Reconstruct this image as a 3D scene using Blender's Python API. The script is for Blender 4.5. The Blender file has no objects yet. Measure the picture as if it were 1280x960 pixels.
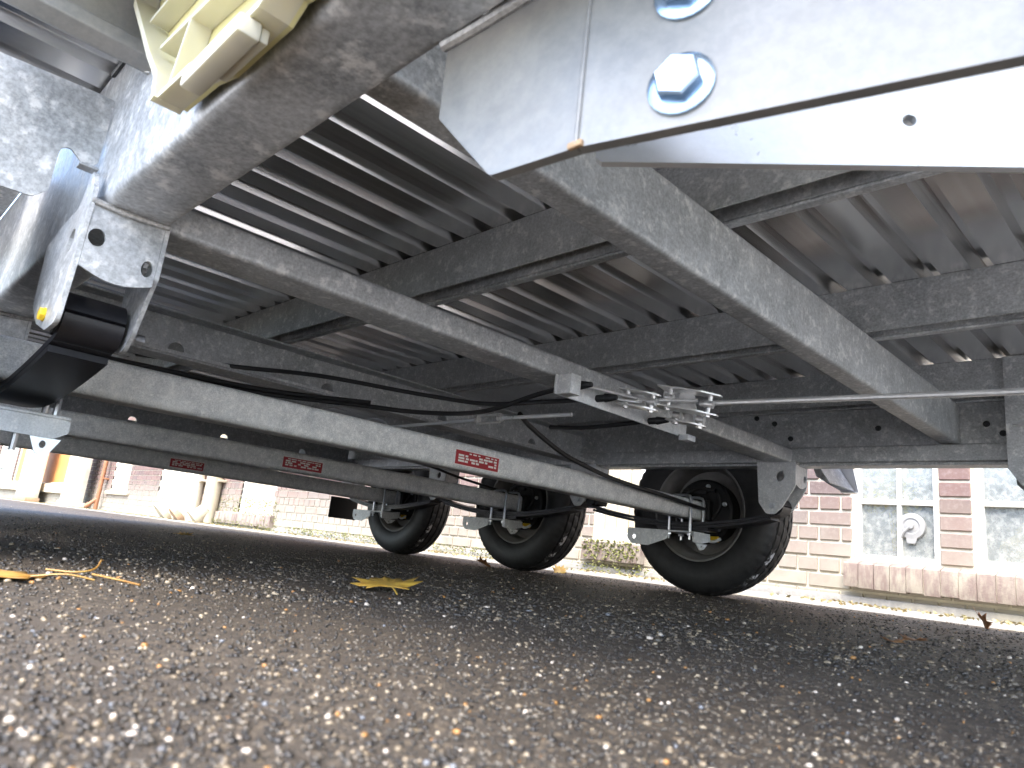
import bpy, bmesh, math, random
import numpy as np
from mathutils import Vector, Matrix, noise

random.seed(7); np.random.seed(7)
scene = bpy.context.scene
COL = scene.collection

# ------------------------------------------------------------------ camera
cam_data = bpy.data.cameras.new("camera")
cam = bpy.data.objects.new("camera", cam_data)
COL.objects.link(cam)
# rows: world axes expressed in (right, down, forward) camera axes
MX = Vector((0.705, -0.088, -0.704)).normalized()
MY = Vector((0.701, 0.236, 0.673)).normalized()
MZ = MX.cross(MY).normalized()
MY = MZ.cross(MX).normalized()
right = Vector((MX[0], MY[0], MZ[0])); down = Vector((MX[1], MY[1], MZ[1])); fwd = Vector((MX[2], MY[2], MZ[2]))
cam.matrix_world = Matrix((
    (right[0], -down[0], -fwd[0], 0.0),
    (right[1], -down[1], -fwd[1], 0.0),
    (right[2], -down[2], -fwd[2], 0.085),
    (0, 0, 0, 1)))
cam_data.sensor_width = 36.0
cam_data.lens = 24.98
cam_data.clip_start = 0.01
cam_data.clip_end = 500.0
cam_data.dof.use_dof = True
cam_data.dof.focus_distance = 2.1
cam_data.dof.aperture_fstop = 11.0
scene.camera = cam

# ------------------------------------------------------------------ light
SUN_EL = math.radians(60)
SUN_AZ_VEC = Vector((0.42, -0.85, 0)).normalized()       # where the sun stands
world = bpy.data.worlds.new("World"); scene.world = world
world.use_nodes = True
wn = world.node_tree.nodes; wl = world.node_tree.links
bg = wn["Background"]
sky = wn.new("ShaderNodeTexSky"); sky.sky_type = 'NISHITA'; sky.sun_disc = False
sky.sun_elevation = SUN_EL
sky.sun_rotation = math.atan2(SUN_AZ_VEC.x, SUN_AZ_VEC.y)
sky.air_density = 1.0; sky.dust_density = 2.5; sky.ozone_density = 1.0
wl.new(sky.outputs[0], bg.inputs[0])
bg.inputs[1].default_value = 0.15
sun_data = bpy.data.lights.new("sun", 'SUN'); sun_data.energy = 0.9; sun_data.angle = math.radians(22)
sun_data.color = (1.0, 0.97, 0.93)
sun = bpy.data.objects.new("sun", sun_data); COL.objects.link(sun)
sd = Vector((SUN_AZ_VEC.x * math.cos(SUN_EL), SUN_AZ_VEC.y * math.cos(SUN_EL), math.sin(SUN_EL)))
sun.rotation_euler = (-sd).to_track_quat('-Z', 'Y').to_euler()
sun.location = sd * 20

scene.view_settings.view_transform = 'Standard'
scene.view_settings.look = 'None'
scene.view_settings.gamma = 1.0
scene.view_settings.exposure = 2.92
scene.cycles.max_bounces = 10
scene.cycles.diffuse_bounces = 6
scene.cycles.glossy_bounces = 5
scene.cycles.caustics_reflective = False
scene.cycles.caustics_refractive = False
scene.cycles.use_denoising = True

# ------------------------------------------------------------------ materials
class NT:
    def __init__(self, name):
        self.m = bpy.data.materials.new(name); self.m.use_nodes = True
        self.t = self.m.node_tree; self.n = self.t.nodes; self.l = self.t.links
        self.b = self.n["Principled BSDF"]
        self.tc = self.n.new("ShaderNodeTexCoord")
    def noise(self, scale, detail=4, rough=0.6, vec=None, stretch=None):
        x = self.n.new("ShaderNodeTexNoise"); x.inputs["Scale"].default_value = scale
        x.inputs["Detail"].default_value = detail; x.inputs["Roughness"].default_value = rough
        src = vec or self.tc.outputs["Object"]
        if stretch:
            mp = self.n.new("ShaderNodeMapping"); mp.inputs["Scale"].default_value = stretch
            self.l.new(src, mp.inputs[0]); src = mp.outputs[0]
        self.l.new(src, x.inputs["Vector"]); return x.outputs["Fac"]
    def voronoi(self, scale, feature='F1', out="Color"):
        x = self.n.new("ShaderNodeTexVoronoi"); x.inputs["Scale"].default_value = scale; x.feature = feature
        self.l.new(self.tc.outputs["Object"], x.inputs["Vector"]); return x.outputs[out]
    def ramp(self, fac, stops, interp='LINEAR'):
        r = self.n.new("ShaderNodeValToRGB"); r.color_ramp.interpolation = interp
        e = r.color_ramp.elements
        while len(e) < len(stops): e.new(0.5)
        for i, (p, c) in enumerate(stops):
            e[i].position = p
            e[i].color = (c, c, c, 1) if not isinstance(c, (tuple, list)) else (*c, 1)
        self.l.new(fac, r.inputs[0]); return r.outputs[0]
    def mix(self, fac, a, b, mode='MIX'):
        m = self.n.new("ShaderNodeMix"); m.data_type = 'RGBA'; m.blend_type = mode
        self._set(m.inputs[0], fac); self._set(m.inputs[6], a); self._set(m.inputs[7], b)
        return m.outputs[2]
    def _set(self, sock, v):
        if isinstance(v, (int, float)): sock.default_value = v
        elif isinstance(v, (tuple, list)): sock.default_value = (*v, 1)
        else: self.l.new(v, sock)
    def base(self, v): self._set(self.b.inputs["Base Color"], v)
    def rough(self, v): self._set(self.b.inputs["Roughness"], v)
    def metal(self, v): self.b.inputs["Metallic"].default_value = v
    def bump(self, h, strength=0.3, dist=0.002):
        bp = self.n.new("ShaderNodeBump"); bp.inputs["Strength"].default_value = strength
        bp.inputs["Distance"].default_value = dist
        self.l.new(h, bp.inputs["Height"]); self.l.new(bp.outputs[0], self.b.inputs["Normal"])

def galvanised(name, lo, hi, scale=14, metal=0.55, r=(0.38, 0.62), warm=0.0, stretch=None, spots=True, fmix=0.4):
    t = NT(name)
    big = t.noise(scale, 6, 0.65, stretch=stretch)
    fine = t.noise(scale * 14, 5, 0.7)
    med = t.noise(scale * 4, 4, 0.65)
    c = t.ramp(big, [(0.32, (lo * 0.96, lo * 1.0, lo * 1.03)), (0.68, (hi * (0.97 + 1.3 * warm), hi, min(.97, hi * (1.025 - 1.8 * warm))))])
    c = t.mix(fmix, c, t.ramp(fine, [(0.38, (lo * 0.66, lo * 0.70, lo * 0.74)), (0.62, (min(0.90, hi * (1.04 + warm)), min(0.92, hi * 1.1), min(0.95, hi * (1.15 - 3 * warm))))]))
    if spots:
        sp = t.ramp(med, [(0.54, 0.0), (0.66, 1.0)])
        c = t.mix(t.mix(0.6, (0, 0, 0), sp), c, (min(.93, hi * 1.35), min(.93, hi * 1.35), min(.92, hi * 1.33)))
    t.base(c); t.metal(metal)
    t.rough(t.ramp(med, [(0.3, r[0]), (0.7, r[1])]))
    t.bump(fine, 0.25, 0.0012)
    return t.m

def plain(name, col, rough=0.5, metal=0.0, var=0.2, scale=30, bump=0.0, bscale=200):
    t = NT(name)
    n = t.noise(scale, 5, 0.6)
    a = tuple(x * (1 - var) for x in col); b = tuple(min(1, x * (1 + var)) for x in col)
    t.base(t.ramp(n, [(0.3, a), (0.7, b)])); t.rough(rough); t.metal(metal)
    if bump: t.bump(t.noise(bscale, 4, 0.7), bump, 0.001)
    return t.m

M = {}
M['galv'] = galvanised('galvanised_steel', 0.36, 0.64, 13, metal=0.25)
M['galv_rail'] = galvanised('galvanised_rail', 0.30, 0.62, 9, metal=0.35, r=(0.32, 0.55))
M['galv_axle'] = galvanised('galvanised_axle', 0.46, 0.93, 26, metal=0.0, warm=0.025)
M['galv_plate'] = galvanised('galvanised_plate', 0.20, 0.29, 7, metal=0.25, r=(0.34, 0.5), warm=0.05, spots=False, fmix=0.18)
M['galv_white'] = galvanised('fresh_galvanised', 0.82, 0.90, 6, metal=0.3, r=(0.26, 0.38), spots=False, fmix=0.1)
M['galv_clamp'] = galvanised('galvanised_clamp', 0.56, 0.84, 24, metal=0.15, fmix=0.3)
M['zinc'] = plain('zinc_plating', (0.56, 0.59, 0.64), 0.28, 0.8, 0.12, 60)
M['bolt_zinc'] = plain('bright_zinc', (0.34, 0.46, 0.60), 0.22, 0.9, 0.12, 60)
M['steel_rod'] = plain('zinc_rod', (0.76, 0.76, 0.75), 0.28, 0.55, 0.1, 80)
M['black_paint'] = plain('black_spring_paint', (0.010, 0.010, 0.013), 0.42, 0.0, 0.3, 40, 0.25, 500)
M['black_rubber'] = plain('black_cable_sheath', (0.012, 0.012, 0.013), 0.38, 0.0, 0.2)
M['dark_steel'] = plain('dark_steel', (0.035, 0.037, 0.040), 0.5, 0.5, 0.4, 50)
M['drum'] = plain('black_drum', (0.014, 0.014, 0.015), 0.55, 0.3, 0.4, 40, 0.3, 200)
M['red'] = plain('red_print', (0.36, 0.012, 0.022), 0.4, 0, 0.1)
M['white_print'] = plain('white_print', (0.80, 0.78, 0.74), 0.4, 0, 0.05)
M['yellow'] = plain('yellow_mark', (0.75, 0.50, 0.03), 0.35, 0, 0.15)
M['weld'] = plain('weld_bead', (0.42, 0.42, 0.41), 0.35, 0.6, 0.35, 200, 0.6, 600)

def alu_mat():
    t = NT('brushed_aluminium')
    n = t.noise(70, 2, 0.5, stretch=(1.0, 0.004, 1.0))
    n2 = t.noise(3, 3, 0.5)
    c = t.ramp(n, [(0.3, (0.82, 0.815, 0.815)), (0.7, (0.88, 0.875, 0.87))])
    c = t.mix(0.25, c, t.ramp(n2, [(0.35, (0.62, 0.61, 0.61)), (0.65, (0.86, 0.855, 0.85))]))
    t.base(c); t.metal(0.95)
    t.rough(t.ramp(n, [(0.3, 0.21), (0.7, 0.26)]))
    return t.m
M['alu'] = alu_mat()

def tyre_mat():
    t = NT('tyre_rubber')
    n = t.noise(40, 5, 0.6); sc = t.noise(26, 6, 0.75)
    c = t.ramp(n, [(0.3, (0.010, 0.010, 0.011)), (0.7, (0.022, 0.022, 0.023))])
    sep = t.n.new("ShaderNodeSeparateXYZ"); t.l.new(t.tc.outputs["Object"], sep.inputs[0])
    def band(sock, a, b, w):
        mr = t.n.new("ShaderNodeMapRange"); mr.inputs[1].default_value = a; mr.inputs[2].default_value = a + w
        t.l.new(sock, mr.inputs[0])
        mr2 = t.n.new("ShaderNodeMapRange"); mr2.inputs[1].default_value = b; mr2.inputs[2].default_value = b - w
        t.l.new(sock, mr2.inputs[0])
        mm = t.n.new("ShaderNodeMath"); mm.operation = 'MULTIPLY'
        t.l.new(mr.outputs[0], mm.inputs[0]); t.l.new(mr2.outputs[0], mm.inputs[1]); return mm.outputs[0]
    m1 = band(sep.outputs[1], -0.050, -0.016, 0.005)     # scuff band on the tread
    m2 = band(sep.outputs[2], -0.27, -0.12, 0.03)
    m3 = band(sep.outputs[0], 0.10, 0.40, 0.05)
    mm = t.n.new("ShaderNodeMath"); mm.operation = 'MULTIPLY'; t.l.new(m1, mm.inputs[0]); t.l.new(m2, mm.inputs[1])
    m4 = t.n.new("ShaderNodeMath"); m4.operation = 'MULTIPLY'; t.l.new(mm.outputs[0], m4.inputs[0]); t.l.new(m3, m4.inputs[1])
    s = t.ramp(sc, [(0.52, 0.0), (0.56, 1.0)])
    f = t.mix(1.0, s, m4.outputs[0], 'MULTIPLY')
    t.base(t.mix(f, c, (0.6, 0.6, 0.62))); t.rough(0.55)
    t.bump(t.noise(300, 3, 0.6), 0.2, 0.001)
    return t.m
M['tyre'] = tyre_mat()
M['rim'] = plain('grey_rim', (0.22, 0.215, 0.21), 0.45, 0.3, 0.15)

def cream_mat():
    t = NT('cream_plastic')
    n = t.noise(8, 3)
    t.base(t.ramp(n, [(0.3, (0.47, 0.45, 0.34)), (0.7, (0.53, 0.51, 0.42))]))
    t.rough(0.4)
    t.b.inputs["Subsurface Weight"].default_value = 0.25
    t.b.inputs["Subsurface Radius"].default_value = (0.03, 0.027, 0.016)
    t.b.inputs["Subsurface Scale"].default_value = 0.5
    return t.m
M['cream'] = cream_mat()
M['cream_yellow'] = plain('yellowed_plastic', (0.58, 0.54, 0.27), 0.45, 0, 0.08, 12)

def asphalt_mat():
    t = NT('asphalt')
    f = t.noise(420, 5, 0.75); m = t.noise(90, 5, 0.7); big = t.noise(1.7, 5, 0.6); v = t.voronoi(260, 'F1', "Color")
    c = t.ramp(f, [(0.30, (0.0108, 0.0084, 0.0065)), (0.50, (0.0367, 0.0282, 0.0193)), (0.70, (0.0778, 0.0594, 0.0396))])
    vs = t.n.new("ShaderNodeSeparateColor"); t.l.new(v, vs.inputs[0])
    sp = t.ramp(vs.outputs[0], [(0.86, 0.0), (0.90, 1.0)])
    c = t.mix(t.mix(0.55, (0, 0, 0), sp), c, (0.2160, 0.1683, 0.1118))
    c = t.mix(t.mix(0.5, (0, 0, 0), t.ramp(m, [(0.45, 0.0), (0.7, 1.0)])), c, (0.0216, 0.0188, 0.0172))
    dust = t.ramp(big, [(0.44, 0.0), (0.62, 1.0)])
    c = t.mix(t.mix(0.45, (0, 0, 0), dust), c, (0.0864, 0.0673, 0.0473))
    t.base(c); t.rough(t.ramp(m, [(0.3, 0.42), (0.7, 0.75)]))
    h = t.mix(0.5, f, m)
    t.bump(h, 0.9, 0.004)
    return t.m
M['asphalt'] = asphalt_mat()

def stone_mat():
    t = NT('aggregate')
    g = t.n.new("ShaderNodeNewGeometry")
    c = t.ramp(g.outputs["Random Per Island"],
               [(0.0, (0.0151, 0.0124, 0.0099)), (0.36, (0.0400, 0.0340, 0.0260)), (0.58, (0.0700, 0.0580, 0.0430)), (0.76, (0.1150, 0.0940, 0.0680)),
                (0.87, (0.1836, 0.1416, 0.0903)), (0.94, (0.3132, 0.2525, 0.1720)), (0.976, (0.5400, 0.4750, 0.3900)), (0.986, (0.3240, 0.1584, 0.0430)), (0.994, (0.1512, 0.1584, 0.1720))], 'CONSTANT')
    n = t.noise(300, 3)
    t.base(t.mix(0.25, c, t.ramp(n, [(0.3, 0.03), (0.7, 0.5)]), 'OVERLAY'))
    t.rough(0.38)
    return t.m
M['stone'] = stone_mat()

def concrete_mat():
    t = NT('concrete_path')
    a = t.noise(40, 6, 0.7); b = t.noise(2.5, 5, 0.6); fi = t.noise(400, 3)
    c = t.ramp(a, [(0.3, (0.19, 0.18, 0.165)), (0.7, (0.30, 0.29, 0.26))])
    c = t.mix(t.mix(0.5, (0, 0, 0), t.ramp(b, [(0.45, 0.0), (0.65, 1.0)])), c, (0.26, 0.23, 0.15))
    t.base(c); t.rough(0.85); t.bump(t.mix(0.5, a, fi), 0.5, 0.004)
    return t.m
M['concrete'] = concrete_mat()

M['bounce_yard'] = plain('bounce_concrete', (0.52, 0.50, 0.46), 0.9, 0, 0.12, 3)
def brick_mat():
    t = NT('red_brick')
    oi = t.n.new("ShaderNodeObjectInfo"); g = t.n.new("ShaderNodeNewGeometry")
    add = t.n.new("ShaderNodeMath"); add.operation = 'ADD'
    t.l.new(oi.outputs["Random"], add.inputs[0]); t.l.new(g.outputs["Random Per Island"], add.inputs[1])
    fr = t.n.new("ShaderNodeMath"); fr.operation = 'FRACT'; t.l.new(add.outputs[0], fr.inputs[0])
    gc = t.n.new("ShaderNodeNewGeometry")
    c = t.ramp(fr.outputs[0], [(0.0, (0.145, 0.086, 0.070)), (0.3, (0.165, 0.100, 0.082)), (0.6, (0.19, 0.120, 0.099)), (0.85, (0.125, 0.090, 0.080)), (1.0, (0.16, 0.103, 0.080))])
    n = t.noise(45, 6, 0.7, vec=gc.outputs["Position"]); n2 = t.noise(220, 4, 0.7, vec=gc.outputs["Position"]); n3 = t.noise(5, 4, 0.6, vec=gc.outputs["Position"])
    c = t.mix(t.mix(0.6, (0, 0, 0), t.ramp(n, [(0.48, 0.0), (0.75, 1.0)])), c, (0.30, 0.24, 0.21))
    c = t.mix(t.mix(0.4, (0, 0, 0), t.ramp(n3, [(0.45, 0.0), (0.7, 1.0)])), c, (0.12, 0.085, 0.085))
    # washed-out brightness put into the brick colour, stronger towards the ground
    sep = t.n.new("ShaderNodeSeparateXYZ"); t.l.new(gc.outputs["Position"], sep.inputs[0])
    mr = t.n.new("ShaderNodeMapRange"); mr.inputs[1].default_value = 0.60; mr.inputs[2].default_value = 0.14
    t.l.new(sep.outputs[2], mr.inputs[0])
    st = t.mix(1.0, mr.outputs[0], t.ramp(n3, [(0.25, 0.55), (0.6, 1.0)]), 'MULTIPLY')
    c = t.mix(st, c, (0.34, 0.31, 0.245))
    t.base(c); t.rough(0.9); t.bump(n2, 0.5, 0.003)
    return t.m
M['brick'] = brick_mat()
M['mortar'] = plain('lime_mortar', (0.53, 0.48, 0.37), 0.95, 0, 0.18, 18, 0.5, 200)
M['white_paint'] = plain('weathered_white_paint', (0.74, 0.72, 0.66), 0.5, 0, 0.12, 14, 0.3, 120)
M['cream_paint'] = plain('cream_paint', (0.66, 0.60, 0.47), 0.55, 0, 0.15, 8)
M['orange_board'] = plain('orange_board', (0.52, 0.24, 0.07), 0.6, 0, 0.15, 5)
M['brown_wood'] = plain('brown_wood', (0.30, 0.13, 0.06), 0.6, 0, 0.2, 10)
M['pale_board'] = plain('pale_board', (0.42, 0.36, 0.25), 0.7, 0, 0.15, 6)
def sill_mat():
    t = NT('sill_brick')
    gc = t.n.new("ShaderNodeNewGeometry")
    n = t.noise(14, 5, 0.65, vec=gc.outputs["Position"], stretch=(1.6, 1, 0.5)); n2 = t.noise(120, 4, 0.7, vec=gc.outputs["Position"])
    r = t.ramp(gc.outputs["Random Per Island"], [(0, (0.17, 0.125, 0.105)), (0.5, (0.20, 0.150, 0.125)), (1, (0.18, 0.135, 0.11))])
    c = t.mix(t.ramp(n, [(0.42, 0.0), (0.62, 0.85)]), r, (0.32, 0.285, 0.22))
    t.base(c); t.rough(0.9); t.bump(n2, 0.6, 0.004); return t.m
M['sill'] = sill_mat()
def moss_mat():
    t = NT('moss')
    n = t.noise(30, 4)
    t.base(t.ramp(n, [(0.3, (0.12, 0.13, 0.035)), (0.7, (0.25, 0.25, 0.085))])); t.rough(0.95); return t.m
M['moss'] = moss_mat()
def glass_mat():
    t = NT('dusty_glass')
    n = t.noise(30, 5, 0.65)
    c = t.ramp(n, [(0.35, (0.24, 0.265, 0.26)), (0.7, (0.40, 0.405, 0.37))])
    t.base(c); t.rough(t.ramp(n, [(0.3, 0.06), (0.7, 0.30)]))
    t.b.inputs["Specular IOR Level"].default_value = 0.8
    tr = t.n.new("ShaderNodeBsdfTransparent")
    mx = t.n.new("ShaderNodeMixShader")
    f = t.ramp(n, [(0.3, 0.36), (0.7, 0.70)])
    t.l.new(f, mx.inputs[0]); t.l.new(tr.outputs[0], mx.inputs[1]); t.l.new(t.b.outputs[0], mx.inputs[2])
    t.l.new(mx.outputs[0], t.n["Material Output"].inputs[0])
    return t.m
M['glass'] = glass_mat()
M['vent'] = plain('grey_vent_plastic', (0.27, 0.265, 0.25), 0.5, 0, 0.1)
M['interior'] = plain('interior_plaster', (0.30, 0.29, 0.27), 0.9, 0, 0.1)
M['wool'] = plain('wool_insulation', (0.70, 0.60, 0.34), 0.95, 0, 0.25, 20, 0.8, 60)
def leaf_mat(name, a, b, cc):
    t = NT(name)
    n = t.noise(35, 4, 0.6); n2 = t.noise(120, 3)
    c = t.ramp(n, [(0.3, a), (0.5, b), (0.72, cc)])
    t.base(c); t.rough(0.45); t.bump(n2, 0.3, 0.001); return t.m
M['leaf_yellow'] = leaf_mat('yellow_leaf', (0.34, 0.17, 0.025), (0.46, 0.28, 0.045), (0.40, 0.27, 0.045))
M['leaf_brown'] = leaf_mat('brown_leaf', (0.10, 0.045, 0.02), (0.22, 0.10, 0.04), (0.34, 0.19, 0.07))
M['leaf_reflection'] = leaf_mat('reflection_leaf', (0.62, 0.46, 0.03), (0.72, 0.62, 0.08), (0.42, 0.46, 0.08))
M['leaf_pale'] = leaf_mat('faded_leaf', (0.22, 0.15, 0.06), (0.30, 0.24, 0.11), (0.26, 0.24, 0.12))
M['leaf_orange'] = leaf_mat('orange_leaf', (0.22, 0.10, 0.02), (0.32, 0.17, 0.04), (0.36, 0.24, 0.07))
M['rust'] = plain('rust', (0.36, 0.24, 0.14), 0.85, 0, 0.3, 60)
M['wire_white'] = plain('white_cable', (0.75, 0.75, 0.74), 0.4)

# ------------------------------------------------------------------ mesh helpers
def mesh_from(verts, faces, name='mesh', smooth=False, angle=None):
    me = bpy.data.meshes.new(name)
    me.from_pydata([tuple(v) for v in verts], [], faces)
    me.update()
    bm = bmesh.new(); bm.from_mesh(me); bmesh.ops.recalc_face_normals(bm, faces=bm.faces)
    if smooth:
        for f in bm.faces: f.smooth = True
        a = math.radians(angle or 40)
        for e in bm.edges:
            if len(e.link_faces) == 2 and e.calc_face_angle(0) > a: e.smooth = False
    bm.to_mesh(me); bm.free()
    return me

def merge(*parts):
    V, F = [], []
    for v, f in parts:
        o = len(V); V += list(v); F += [tuple(i + o for i in q) for q in f]
    return V, F

def box(x0, x1, y0, y1, z0, z1):
    v = [(x0, y0, z0), (x1, y0, z0), (x1, y1, z0), (x0, y1, z0), (x0, y0, z1), (x1, y0, z1), (x1, y1, z1), (x0, y1, z1)]
    return v, [(0, 3, 2, 1), (4, 5, 6, 7), (0, 1, 5, 4), (1, 2, 6, 5), (2, 3, 7, 6), (3, 0, 4, 7)]

def bevel_box(x0, x1, y0, y1, z0, z1, b=0.003, seg=2):
    v, f = box(x0, x1, y0, y1, z0, z1)
    bm = bmesh.new()
    vs = [bm.verts.new(p) for p in v]
    for q in f: bm.faces.new([vs[i] for i in q])
    bmesh.ops.bevel(bm, geom=list(bm.edges), offset=b, segments=seg, affect='EDGES', profile=0.5)
    bm.verts.index_update()
    V = [tuple(p.co) for p in bm.verts]; F = [tuple(p.index for p in q.verts) for q in bm.faces]
    bm.free(); return V, F

def rounded(pts, r, seg=4):
    """round the corners of a closed 2D polygon; r a number or one per corner"""
    out = []; n = len(pts)
    for i in range(n):
        p = Vector(pts[i]); a = Vector(pts[i - 1]); b = Vector(pts[(i + 1) % n])
        rr = r[i] if isinstance(r, (list, tuple)) else r
        if rr <= 0: out.append(tuple(p)); continue
        u = (a - p); w = (b - p); lu, lw = u.length, w.length
        u.normalize(); w.normalize()
        ang = u.angle(w); d = min(rr / math.tan(ang / 2), lu * 0.48, lw * 0.48)
        s = p + u * d; e = p + w * d
        for k in range(seg + 1):
            t = k / seg
            out.append(tuple((1 - t) ** 2 * s + 2 * t * (1 - t) * p + t * t * e))
    return out

def prism(poly, axis, a, b):
    """extrude a 2D polygon along axis from a to b; poly coords are the other two axes in xyz order"""
    def P(u, v, w):
        return {'X': (w, u, v), 'Y': (u, w, v), 'Z': (u, v, w)}[axis]
    n = len(poly)
    V = [P(u, v, a) for u, v in poly] + [P(u, v, b) for u, v in poly]
    F = [tuple(range(n))[::-1], tuple(range(n, 2 * n))] + [(i, (i + 1) % n, n + (i + 1) % n, n + i) for i in range(n)]
    return V, F

def rhs(axis, u0, u1, v0, v1, a, b, r=0.008):
    return prism(rounded([(u0, v0), (u1, v0), (u1, v1), (u0, v1)], r), axis, a, b)

def smooth_path(pts, n=6):
    pts = [Vector(p) for p in pts]; out = []
    for i in range(len(pts) - 1):
        p0 = pts[max(i - 1, 0)]; p1 = pts[i]; p2 = pts[i + 1]; p3 = pts[min(i + 2, len(pts) - 1)]
        for k in range(n):
            t = k / n
            out.append(0.5 * ((2 * p1) + (-p0 + p2) * t + (2 * p0 - 5 * p1 + 4 * p2 - p3) * t * t + (-p0 + 3 * p1 - 3 * p2 + p3) * t ** 3))
    out.append(pts[-1]); return out

def tube(pts, r, seg=8, smooth=0):
    pts = smooth_path(pts, smooth) if smooth else [Vector(p) for p in pts]
    n = len(pts); V = []; F = []
    prev = None
    for i, p in enumerate(pts):
        d = (pts[min(i + 1, n - 1)] - pts[max(i - 1, 0)]).normalized()
        if prev is None:
            a = Vector((0, 0, 1)) if abs(d.z) < 0.9 else Vector((1, 0, 0))
            u = d.cross(a).normalized()
        else:
            u = (prev - d * prev.dot(d)).normalized()
        prev = u; w = d.cross(u)
        rr = r[i] if isinstance(r, (list, tuple)) else r
        for k in range(seg):
            t = 2 * math.pi * k / seg
            V.append(tuple(p + (u * math.cos(t) + w * math.sin(t)) * rr))
    for i in range(n - 1):
        for k in range(seg):
            F.append((i * seg + k, i * seg + (k + 1) % seg, (i + 1) * seg + (k + 1) % seg, (i + 1) * seg + k))
    F.append(tuple(range(seg))[::-1]); F.append(tuple(range((n - 1) * seg, n * seg)))
    return V, F

def lathe_y(prof, seg=64, closed=True, mod=None):
    """revolve (y, r) profile about the Y axis"""
    n = len(prof); V = []; F = []
    for k in range(seg):
        t = 2 * math.pi * k / seg
        for j, (y, r) in enumerate(prof):
            rr = r + (mod(k, j) if mod else 0)
            V.append((rr * math.cos(t), y, rr * math.sin(t)))
    for k in range(seg):
        k2 = (k + 1) % seg
        for j in range(n if closed else n - 1):
            j2 = (j + 1) % n
            F.append((k * n + j, k2 * n + j, k2 * n + j2, k * n + j2))
    return V, F

def hexbolt(c, nrm, af=0.024, h=0.012, flange=0.034):
    """flange bolt head lying on c and rising along nrm"""
    nrm = Vector(nrm).normalized(); a = nrm.orthogonal().normalized(); b = nrm.cross(a); c = Vector(c)
    V = []; F = []
    def ring(r, z, n, ph=0.0):
        s = len(V)
        for k in range(n):
            t = 2 * math.pi * k / n + ph
            V.append(tuple(c + (a * math.cos(t) + b * math.sin(t)) * r + nrm * z))
        return s
    R = af / math.sqrt(3)
    n = 24
    rs = [ring(flange / 2, 0, n), ring(flange / 2, 0.002, n), ring(flange / 2 * 0.86, h * 0.30, n)]
    # hex sides sampled at 24 points
    def hexring(z, sc):
        s = len(V)
        for k in range(n):
            t = 2 * math.pi * k / n
            m = (t % (math.pi / 3)) - math.pi / 6
            r = (af / 2) / math.cos(m) * sc
            V.append(tuple(c + (a * math.cos(t) + b * math.sin(t)) * r + nrm * z))
        return s
    rs += [hexring(h * 0.32, 1.0), hexring(h * 0.9, 1.0), hexring(h, 0.9), hexring(h * 0.97, 0.6)]
    for i in range(len(rs) - 1):
        for k in range(n):
            F.append((rs[i] + k, rs[i] + (k + 1) % n, rs[i + 1] + (k + 1) % n, rs[i + 1] + k))
    F.append(tuple(range(rs[-1], rs[-1] + n))); F.append(tuple(range(rs[0], rs[0] + n))[::-1])
    return V, F

def holed(poly, holes, axis, a, b, seg=14):
    """plate = extruded polygon with round holes, triangulated; holes = (u, v, r)"""
    bm = bmesh.new()
    def P(u, v): return {'X': (0, u, v), 'Y': (u, 0, v), 'Z': (u, v, 0)}[axis]
    edges = []
    loops = [poly] + [[(u + r * math.cos(2 * math.pi * k / seg), v + r * (rz if rz else 1) * math.sin(2 * math.pi * k / seg)) for k in range(seg)] for (u, v, r, rz) in holes]
    for lp in loops:
        vs = [bm.verts.new(P(*p)) for p in lp]
        edges += [bm.edges.new((vs[i], vs[(i + 1) % len(vs)])) for i in range(len(vs))]
    bmesh.ops.triangle_fill(bm, use_beauty=True, use_dissolve=False, edges=edges)
    ret = bmesh.ops.extrude_face_region(bm, geom=list(bm.faces))
    d = {'X': Vector((1, 0, 0)), 'Y': Vector((0, 1, 0)), 'Z': Vector((0, 0, 1))}[axis]
    mv = [g for g in ret['geom'] if isinstance(g, bmesh.types.BMVert)]
    bmesh.ops.translate(bm, verts=mv, vec=d * (b - a))
    bmesh.ops.translate(bm, verts=bm.verts, vec=d * a)
    bm.verts.index_update()
    V = [tuple(p.co) for p in bm.verts]; F = [tuple(p.index for p in q.verts) for q in bm.faces]
    bm.free(); return V, F

def turn(vf, rotz=0.0, off=(0, 0, 0), mirror_y=None):
    c, s = math.cos(rotz), math.sin(rotz); V = []
    for x, y, z in vf[0]:
        if mirror_y is not None: y = 2 * mirror_y - y
        V.append((c * x - s * y + off[0], s * x + c * y + off[1], z + off[2]))
    return V, vf[1]

def link(o, parent=None, loc=(0, 0, 0)):
    COL.objects.link(o)
    o.location = loc
    if parent: o.parent = parent
    return o

ROOT = {}
def thing(name, label, cat, loc=(0, 0, 0), group=None):
    o = bpy.data.objects.new(name, None); COL.objects.link(o); o.location = loc
    o.empty_display_size = 0.1
    o['label'] = label; o['category'] = cat
    if group: o['group'] = group
    ROOT[o] = Vector(loc)
    return o

def part(name, vf, mat, parent, loc=None, smooth=True, angle=35, me=None, label=None, kind=None):
    """a mesh in world coordinates made a child of parent (or local coordinates when loc is given in world space)"""
    if me is None:
        me = mesh_from(vf[0], vf[1], name, smooth, angle)
        me.materials.append(M[mat] if isinstance(mat, str) else mat)
    o = bpy.data.objects.new(name, me)
    base = Vector((0, 0, 0)); p = parent
    while p is not None: base += Vector(p.location); p = p.parent
    link(o, parent, Vector(loc or (0, 0, 0)) - base)
    if label: o['label'] = label
    if kind: o['kind'] = kind
    return o

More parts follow.
